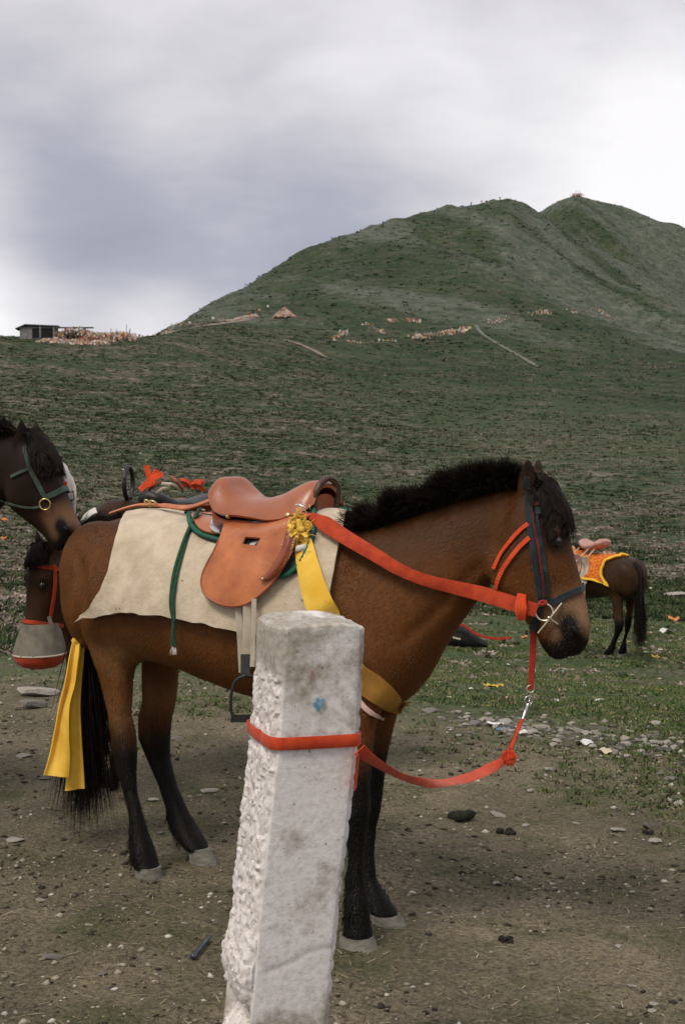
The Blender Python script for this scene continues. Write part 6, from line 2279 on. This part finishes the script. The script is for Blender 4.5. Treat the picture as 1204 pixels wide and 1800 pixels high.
for i, a in enumerate(((870, 1278, 26, 'white', 'white plastic scrap at the left end of the rubble'), (876, 1284, 14, 'blue', 'blue plastic scrap beside the white one in the rubble'), (897, 1283, 12, 'blue', 'small blue scrap near the steel snap hook'),
                       (918, 1292, 22, 'white', 'white crumpled scrap under the snap hook'), (1025, 1310, 30, 'white', 'white crumpled plastic in the middle of the rubble'), (1060, 1325, 26, 'cream', 'cream plastic in the right half of the rubble'),
                       (862, 1211, 24, 'yellow', 'bright yellow flower patch scrap on the turf'), (880, 1207, 14, 'yellow', 'small yellow scrap beside the yellow patch'), (1053, 1233, 14, 'white', 'lone white scrap on the turf at right'),
                       (1183, 1094, 28, 'orange', 'pale orange bag lying on the turf right of the far horse'), (1170, 1114, 26, 'white', 'white litter below the pale orange bag'),
                       (921, 1122, 16, 'orange', 'orange scrap beside the dark red drop strap'), (1150, 1158, 18, 'yellow', 'yellow scrap beside the far horse hind hooves'))):
    scrap(*a, seed=i)
for i in range(95):
    px_ = rr.uniform(755, 1204); py_ = 1010 + 250 * rr.random() ** 1.2
    if 860 < px_ < 1045 and py_ < 1165: continue
    scrap(px_, py_, rr.uniform(4, 11) * (.6 + .4 * (py_ - 1000) / 250), cc_ := rr.choice(['white', 'white', 'pink', 'cream', 'cream', 'yellow', 'pink']), 'tiny %s paper scrap on the turf %s' % (cc_, 'left of the red drop strap' if px_ < 935 else 'right of the bay horse head'), 'paper scraps on the turf', seed=100 + i)
for i in range(30):
    px_ = rr.uniform(0, 640); py_ = rr.uniform(770, 870)
    if (px_ < 140) or (220 < px_ < 380 and py_ > 805) or px_ > 560: continue
    scrap(px_, py_, rr.uniform(3, 6), cc_ := rr.choice(['white', 'cream', 'pink']), 'tiny %s paper scrap in the heather behind the saddles' % cc_, 'paper scraps in the heather', seed=300 + i)
for i, (px_, py_, w_, col) in enumerate(((6, 916, 16, 'orange'), (8, 948, 14, 'orange'), (3, 932, 9, 'white'))):
    scrap(px_, py_, w_, col, ('upper orange scrap at the left picture edge', 'lower orange scrap at the left picture edge', 'white scrap between the orange ones at the left edge')[i], seed=400 + i)

# metal rod on the dirt left of the post
M['rod'] = mat('blue_grey_steel', (0.05, 0.06, 0.08), (0.12, 0.14, 0.17), scale=30, rough=.4, metal=.6)
a, b = ground_hit(341, 1688), ground_hit(369, 1656)
rod = MB().add(*tube([a + UP * .012, a.lerp(b, .5) + UP * .014, b + UP * .016], [.008, .0068, .006], 8)).add(*ellipsoid(a + UP * .012, Vector((.011, 0, 0)), Vector((0, .011, 0)), Vector((0, 0, .010)), 10, 7))
tag(rod.build('metal_rod', M['rod']), 'short dark metal rod lying on the dirt left of the post', 'rod')

# dark bundle with a red strap on the turf behind the bay horse's throat
g = ground_hit(800, 1136)
d = (g - EYE).dot(C_FWD); s = d / FPX
bd = thing('bundle', g, 'dark saddlebag bundle with red strap on the turf behind the bay horse neck', 'bundle')
M['darkcloth'] = mat('dark_cloth', (0.010, 0.011, 0.010), (0.028, 0.028, 0.024), scale=20, rough=.95, bump=.6, bscale=40, bdist=.02)
secs = []
for x, h_, w_ in ((-42, 10, 14), (-25, 22, 24), (0, 30, 28), (20, 24, 26), (40, 11, 20), (56, 4, 8)):
    secs.append((g + Vector((x * s, 0, h_ * .7 * s)), UP * (h_ * .75 * s), Vector((0, w_ * s, 0)), 2.3))
v, f = loft(secs, 16)
v = [p + Vector((0, 0, .012)) * math.sin(i * 2.1) for i, p in enumerate(v)]
obj('bag', v, f, M['darkcloth'], bd)
obj('red_strap', *ribbon([at(x, y, d - .25) for x, y in ((794, 1097), (815, 1099), (832, 1112), (850, 1120), (875, 1123), (898, 1121))], [Vector((0, -1, .3))] * 6, .035, .008), M['redweb'], bd)
obj('pale_cord', *tube([at(x, y, d - .25) for x, y in ((787, 1113), (797, 1121), (809, 1124))], .012, 6), M['girthweb'], bd)

# ------------------------------------------------------------------ far away: huts, prayer flags, people
FLAGC = [(.58, .18, .09), (.70, .46, .36), (.74, .66, .60), (.62, .44, .14), (.50, .24, .18), (.18, .26, .34), (.64, .40, .32), (.72, .60, .52), (.76, .72, .68)]
M['flags'] = vcol_mat('prayer_flag_cloth', .9, .1)
M['timber'] = mat('weathered_timber', (0.05, 0.048, 0.045), (0.10, 0.095, 0.085), scale=2, rough=.9)
M['roof'] = mat('slate_grey_roof', (0.055, 0.06, 0.065), (0.10, 0.105, 0.11), scale=1.5, rough=.8)
M['plank'] = mat('grey_planks', (0.16, 0.15, 0.14), (0.28, 0.27, 0.255), scale=2, rough=.9)
M['inner_shade'] = mat('painted_inner_shade', (0.01, 0.01, 0.01), rough=.9)  # near-black colour stands in for the shade inside openings


def flag_cloud(name, P, size, parent, seed):
    """many small cloths on cords, too small to pick apart"""
    rg = np.random.default_rng(seed)
    n = len(P)
    an = rg.random(n) * 3.14
    d = np.stack([np.cos(an), np.sin(an), rg.normal(size=n) * .25], -1) * (size * rg.uniform(.6, 1.2, n))[:, None] * .5
    dn = np.stack([rg.normal(size=n) * .2, rg.normal(size=n) * .2, -np.ones(n)], -1) * (size * rg.uniform(.6, 1.2, n))[:, None]
    V = np.stack([P - d, P + d, P + d + dn, P - d + dn], 1)
    c = np.array(FLAGC)[rg.integers(0, len(FLAGC), n)] * rg.uniform(.75, 1.15, (n, 1))
    o = obj(name, V.reshape(-1, 3).astype(np.float32), np.arange(n * 4).reshape(-1, 4).astype(np.int32), M['flags'], parent, smooth=False, cols=np.repeat(c, 4, 0).astype(np.float32))
    o['kind'] = 'stuff'
    return o


def at_r(px, r):
    x, y = fan(np.array([px], float), np.array([r], float))
    return Vector((x[0], y[0], gz(x[0], y[0])))


# hut on the left ridge
c = at_r(72, 246)
hut = thing('hut', c, 'low grey hut with dark sloping roof on the left ridge', 'hut')
ex, ey = Vector((.995, .1, 0)), Vector((-.1, .995, 0))
obj('wall', *box(c + UP * .75, ex * 2.9, ey * 2.0, UP * 1.0), M['plank'], hut)
obj('roof', *[(lambda v: (v, [(0, 1, 2, 3), (7, 6, 5, 4), (0, 4, 5, 1), (1, 5, 6, 2), (2, 6, 7, 3), (3, 7, 4, 0)]))([c + ex * x + ey * y + UP * z for dz in (0, .16) for x, y, z in ((-3.6, -2.4, 1.35 + dz), (-2.0, -2.4, 2.05 + dz), (-2.0, 2.4, 2.05 + dz), (-3.6, 2.4, 1.35 + dz))])][0], M['roof'], hut)
obj('roof', *box(c + ex * .75 + UP * 2.02, ex * 2.75 - UP * .10, ey * 2.4, UP * .09 + ex * .003), M['roof'], hut)
obj('doorway_shade', *box(c + ex * -.3 - ey * 2.02 + UP * .75, ex * .55, ey * .06, UP * .8), M['inner_shade'], hut)  # black slabs on the solid wall paint the shade of the doorways
obj('doorway_shade', *box(c + ex * 1.6 - ey * 2.02 + UP * .8, ex * .9, ey * .06, UP * .75), M['inner_shade'], hut)
for x in (.45, 2.7): obj('post', *box(c + ex * x - ey * 2.2 + UP * .95, ex * .12, ey * .12, UP * .95), M['plank'], hut)
# flag covered frame beside it
c = at_r(128, 243)
fr = thing('flag_shelter', c, 'flag draped timber shelter beside the grey hut on the ridge', 'shelter')
for x in (-2.2, -.9, .0, 1.0, 2.4): obj('post', *box(c + Vector((x, 0, .95)), Vector((.10, 0, 0)), Vector((0, .10, 0)), UP * 1.15), M['timber'], fr)
obj('beam', *box(c + Vector((.6, 0, 2.15)), Vector((3.2, 0, 0)), Vector((0, .15, 0)), UP * .12), M['timber'], fr)
obj('interior_shade', *box(c + Vector((-.1, 1.2, .8)), Vector((1.5, 0, 0)), Vector((0, .2, 0)), UP * .9), M['inner_shade'], fr)  # black slab puts the shade under the shelter into colour
rg = np.random.default_rng(5)
P = np.array(c)[None] + np.stack([rg.uniform(-2.6, 4.4, 900), rg.uniform(-.6, 1.5, 900), rg.uniform(.1, 2.35, 900) ** 1.0], -1)
P[:, 2] = np.array([gz(x, y) for x, y in P[:, :2]]) + rg.uniform(.1, 2.35, 900) * np.clip(1.1 - np.abs(P[:, 0] - c.x - .8) / 6, .3, 1)
hole_ = (np.abs(P[:, 0] - c.x) < 1.2) & (P[:, 2] - c.z > .3) & (P[:, 2] - c.z < 1.6) & (rg.random(900) < .8)
flag_cloud('flags', P[~hole_], .34, fr, 6)
c = at_r(190, 244)
fm_ = thing('flag_mound', c, 'heap of faded prayer flags trailing right along the left ridge', 'prayer flags')
x = rg.uniform(-5.5, 4.8, 1400)
yv = rg.uniform(-1.2, 1.2, 1400)
hgt_ = np.interp(x, [-5.5, -3, 0, 2.0, 3.6, 4.8], [1.9, 1.3, 1.15, 1.35, 1.2, .4])
P = np.stack([c.x + x, c.y + yv, hgt(c.x + x, c.y + yv) + rg.random(1400) * hgt_ + .15], -1)
flag_cloud('flags', P, .32, fm_, 7)
for x_, h_ in ((.7, 2.0), (1.6, 1.9), (3.3, 2.6), (3.9, 2.0)):
    obj('pole', *tube([Vector((c.x + x_, c.y, gz(c.x + x_, c.y))), Vector((c.x + x_ + .1, c.y, gz(c.x + x_, c.y) + h_))], .05, 6), M['timber'], fm_)
P = np.stack([rg.uniform(-3, 9, 500), rg.uniform(-9, -1.5, 500)], -1)
X_, Y_ = c.x - 7 + P[:, 0], c.y + P[:, 1]
lw = thing('flag_litter', at_r(140, 238), 'fallen prayer flags strewn below the ridge shelter', 'prayer flags')
flag_cloud('flags', np.stack([X_, Y_, hgt(X_, Y_) + .25], -1), .30, lw, 8)
# path from the ridge to the mountain foot, edged with flags
M['pathdirt'] = mat('bare_path', (0.17, 0.135, 0.11), (0.28, 0.22, 0.18), scale=.8, rough=.95)


M['pathgrey'] = mat('faint_grey_track', (0.10, 0.11, 0.085), (0.17, 0.175, 0.14), scale=.8, rough=.95)


def path_strip(name, pts, wid, m_='pathdirt', zoff=.12):
    P = []
    for q in spline(pts, 8):
        P.append(ground_hit(q[0], q[1]))
    V = []; F_ = []
    for i, p in enumerate(P):
        t = (P[min(i + 1, len(P) - 1)] - P[max(i - 1, 0)]); t.z = 0
        s_ = Vector((-t.y, t.x, 0)).normalized() * wid * (.7 + .5 * abs(math.sin(i * 1.7)))
        for k in (-1, -.33, .33, 1):
            q = p + s_ * k
            V.append(Vector((q.x, q.y, gz(q.x, q.y) + zoff)))
    for i in range(len(P) - 1):
        for k in range(3):
            F_.append((i * 4 + k, i * 4 + k + 1, i * 4 + k + 5, i * 4 + k + 4))
    o = obj(name, V, F_, M[m_])
    return tag(o, kind='structure')


path_strip('path', [(225, 596), (300, 584), (360, 573), (420, 565), (442, 560)], 1.1)
path_strip('path', [(500, 598), (525, 605), (550, 616), (572, 628)], .6)
path_strip('path', [(836, 572), (846, 586), (870, 602), (905, 622), (945, 645)], .45, 'pathgrey')
path_strip('path', [(560, 602), (600, 600), (640, 603), (690, 604)], .3, 'pathgrey')


def flag_line(pts, label, npm=5.0, size=.35, h=.9, seed=1, poles=True, spread=.5):
    G = [ground_hit(*p) for p in pts]
    ln = thing('prayer_flag_line', G[0], label, 'prayer flags', 'prayer flag lines on the mountain foot')
    Q = [Vector(q) for q in spline([tuple(g) for g in G], 10)]
    L_ = sum((Q[i + 1] - Q[i]).length for i in range(len(Q) - 1))
    rg = np.random.default_rng(seed)
    n = int(L_ * npm)
    t = rg.random(n) * (len(Q) - 1); i = np.clip(t.astype(int), 0, len(Q) - 2); a = (t - i)[:, None]
    A = np.array([tuple(q) for q in Q])
    P = A[i] * (1 - a) + A[i + 1] * a
    P[:, :2] += rg.normal(size=(n, 2)) * spread
    P[:, 2] = hgt(P[:, 0], P[:, 1]) + rg.uniform(.3, 1, n) * h
    flag_cloud('flags', P, size, ln, seed)
    cord = [Vector((q.x, q.y, gz(q.x, q.y) + h)) for q in Q]
    obj('cord', *tube(cord, .02, 5), M['timber'], ln)
    if poles:
        for q in (Q[0], Q[-1]):
            obj('pole', *tube([Vector((q.x, q.y, gz(q.x, q.y) - .2)), Vector((q.x, q.y, gz(q.x, q.y) + h + .6))], .05, 6), M['timber'], ln)
    return ln


flag_line([(228, 594), (300, 581), (360, 571), (420, 562), (452, 556)], 'long line of faded flags along the path from the ridge', 4.0, .30, .8, 11)
flag_line([(682, 568), (710, 567), (738, 568)], 'short bright flag line high in the middle of the slope', 6.0, .42, 1.2, 12)
flag_line([(728, 597), (755, 594), (780, 590), (822, 583)], 'thick orange flag line on the slope right of centre', 9.0, .45, 1.5, 13)
flag_line([(585, 600), (600, 593), (606, 588)], 'tiny pale flag line left of centre on the slope', 5, .35, 1.2, 14)
flag_line([(640, 572), (660, 582), (676, 590)], 'faint slanting flag line in the middle slope', 3, .35, 1.0, 15)
flag_line([(610, 605), (650, 604), (695, 601)], 'pale low flag line below the slope centre', 3, .35, .9, 16)
flag_line([(860, 569), (900, 562), (950, 554), (965, 550)], 'faint pale flag line climbing right of the track', 2.5, .35, 1.3, 17)
flag_line([(1000, 552), (1040, 550), (1075, 550)], 'faint flag line far right on the slope', 2.0, .35, 1.3, 18)
# flag cone
c = ground_hit(500, 558)
k = (c - EYE).dot(C_FWD) / FPX
cone = thing('flag_cone', c, 'cone of orange prayer flags standing left of centre at the mountain foot', 'prayer flags')
rg = np.random.default_rng(9)
n = 1500
t = rg.random(n) ** .7; an = rg.random(n) * 6.28
hc, rc_ = 17 * k, 21 * k
P = np.stack([c.x + np.cos(an) * rc_ * t, c.y + np.sin(an) * rc_ * t, c.z + hc * (1 - t) * rg.uniform(.8, 1.05, n) + .2], -1)
flag_cloud('flags', P, .40, cone, 10)
obj('pole', *tube([c, c + UP * (hc * 1.15)], .07, 6), M['timber'], cone)
for i in range(8):
    a = i * .785
    obj('cord', *tube([c + UP * hc, c + Vector((math.cos(a) * rc_, math.sin(a) * rc_, 0))], .02, 5), M['timber'], cone)
# cairn of flags on the far summit
c = at_r(1010, 1050)
cairn = thing('summit_cairn', c, 'cairn with flag poles on the far summit', 'cairn')
rg = np.random.default_rng(19)
P = np.array(c)[None] + np.stack([rg.normal(size=160) * 1.8, rg.normal(size=160) * 1.0, rg.random(160) * 2.2], -1)
flag_cloud('flags', P, .8, cairn, 20)
obj('stones', *ellipsoid(c, Vector((1.9, 0, 0)), Vector((0, 1.6, 0)), UP * 1.6, 10, 7), M['stone_dark'], cairn)
for x_ in (-1.2, .3, 1.6): obj('pole', *tube([c + Vector((x_, 0, 0)), c + Vector((x_ + .2, 0, 4.2))], .12, 5), M['timber'], cairn)


# tiny walkers
def person(px, py, shirt, label, h=1.7, arm=.12, lean=0.0):
    g = ground_hit(px, py)
    p = thing('person', g, label, 'person', 'walkers on the mountain')
    k = h / 1.7
    skin, top, leg = MB(), MB(), MB()
    # body: one skin from the feet to the crown
    secs = []
    for z, a, b in ((.78, .16, .11), (.95, .17, .12), (1.15, .18, .12), (1.32, .21, .12), (1.41, .15, .09), (1.45, .06, .06), (1.50, .06, .065), (1.56, .085, .095), (1.64, .085, .095), (1.70, .04, .05)):
        secs.append((g + Vector((lean * z * .1, 0, z)) * k, Vector((a * k, 0, 0)), Vector((0, b * k, 0))))
    mb = MB().add(*loft(secs, 10))
    for s_ in (-1, 1):
        mb.add(*tube([g + Vector((s_ * .09, .0, .85)) * k, g + Vector((s_ * .10, .05 * s_, .45)) * k, g + Vector((s_ * .11, .12 * s_, .03)) * k], [.095 * k, .07 * k, .05 * k], 7))
        mb.add(*tube([g + Vector((s_ * .19, 0, 1.36)) * k, g + Vector((s_ * (.22 + arm), .04, 1.1)) * k, g + Vector((s_ * (.20 + arm), -.06, .86)) * k], [.055 * k, .048 * k, .035 * k], 7))
    V_ = np.array(mb.v)
    zz = (V_[:, 2] - g.z) / k
    c = np.where((zz < .84)[:, None], np.array([(.03, .03, .04)]), np.array([shirt]))
    c = np.where((zz > 1.47)[:, None], np.array([(.22, .12, .08)]), c)
    c = np.where((zz > 1.61)[:, None], np.array([(.015, .012, .01)]), c)
    obj('body', V_.astype(np.float32), mb.f, M['flags'], p, cols=c.astype(np.float32))
    return p


for i, (px_, py_, sh, lab) in enumerate((
        (302, 581, (.35, .50, .62), 'walker in pale blue where the path meets the ridge'), (334, 576, (.55, .55, .55), 'walker in grey on the path, second from the ridge'),
        (375, 568, (.72, .70, .68), 'walker in white on the path below the slope'), (437, 559, (.45, .12, .06), 'leftmost walker of the cluster at the path end'), (445, 556, (.04, .04, .05), 'walker in black in the cluster at the path end'),
        (456, 553, (.60, .35, .25), 'walker in light red right of the path cluster'), (471, 546, (.70, .68, .66), 'walker in white above the orange flag cone'),
        (596, 423, (.05, .05, .06), 'walker on the skyline, lowest on the left shoulder'), (673, 397, (.10, .10, .12), 'walker on the skyline, left of a close pair'), (686, 393, (.30, .10, .08), 'walker on the skyline, right of a close pair'),
        (763, 376, (.08, .08, .10), 'walker on the skyline half way to the front summit'), (828, 362, (.06, .06, .07), 'walker on the skyline, left of two below the front summit'), (846, 359, (.25, .12, .10), 'walker on the skyline, right of two below the front summit'),
        (878, 353, (.05, .05, .06), 'walker standing on the front summit'))):
    person(px_, py_, sh, lab, h=1.75 if i < 7 else 2.0)
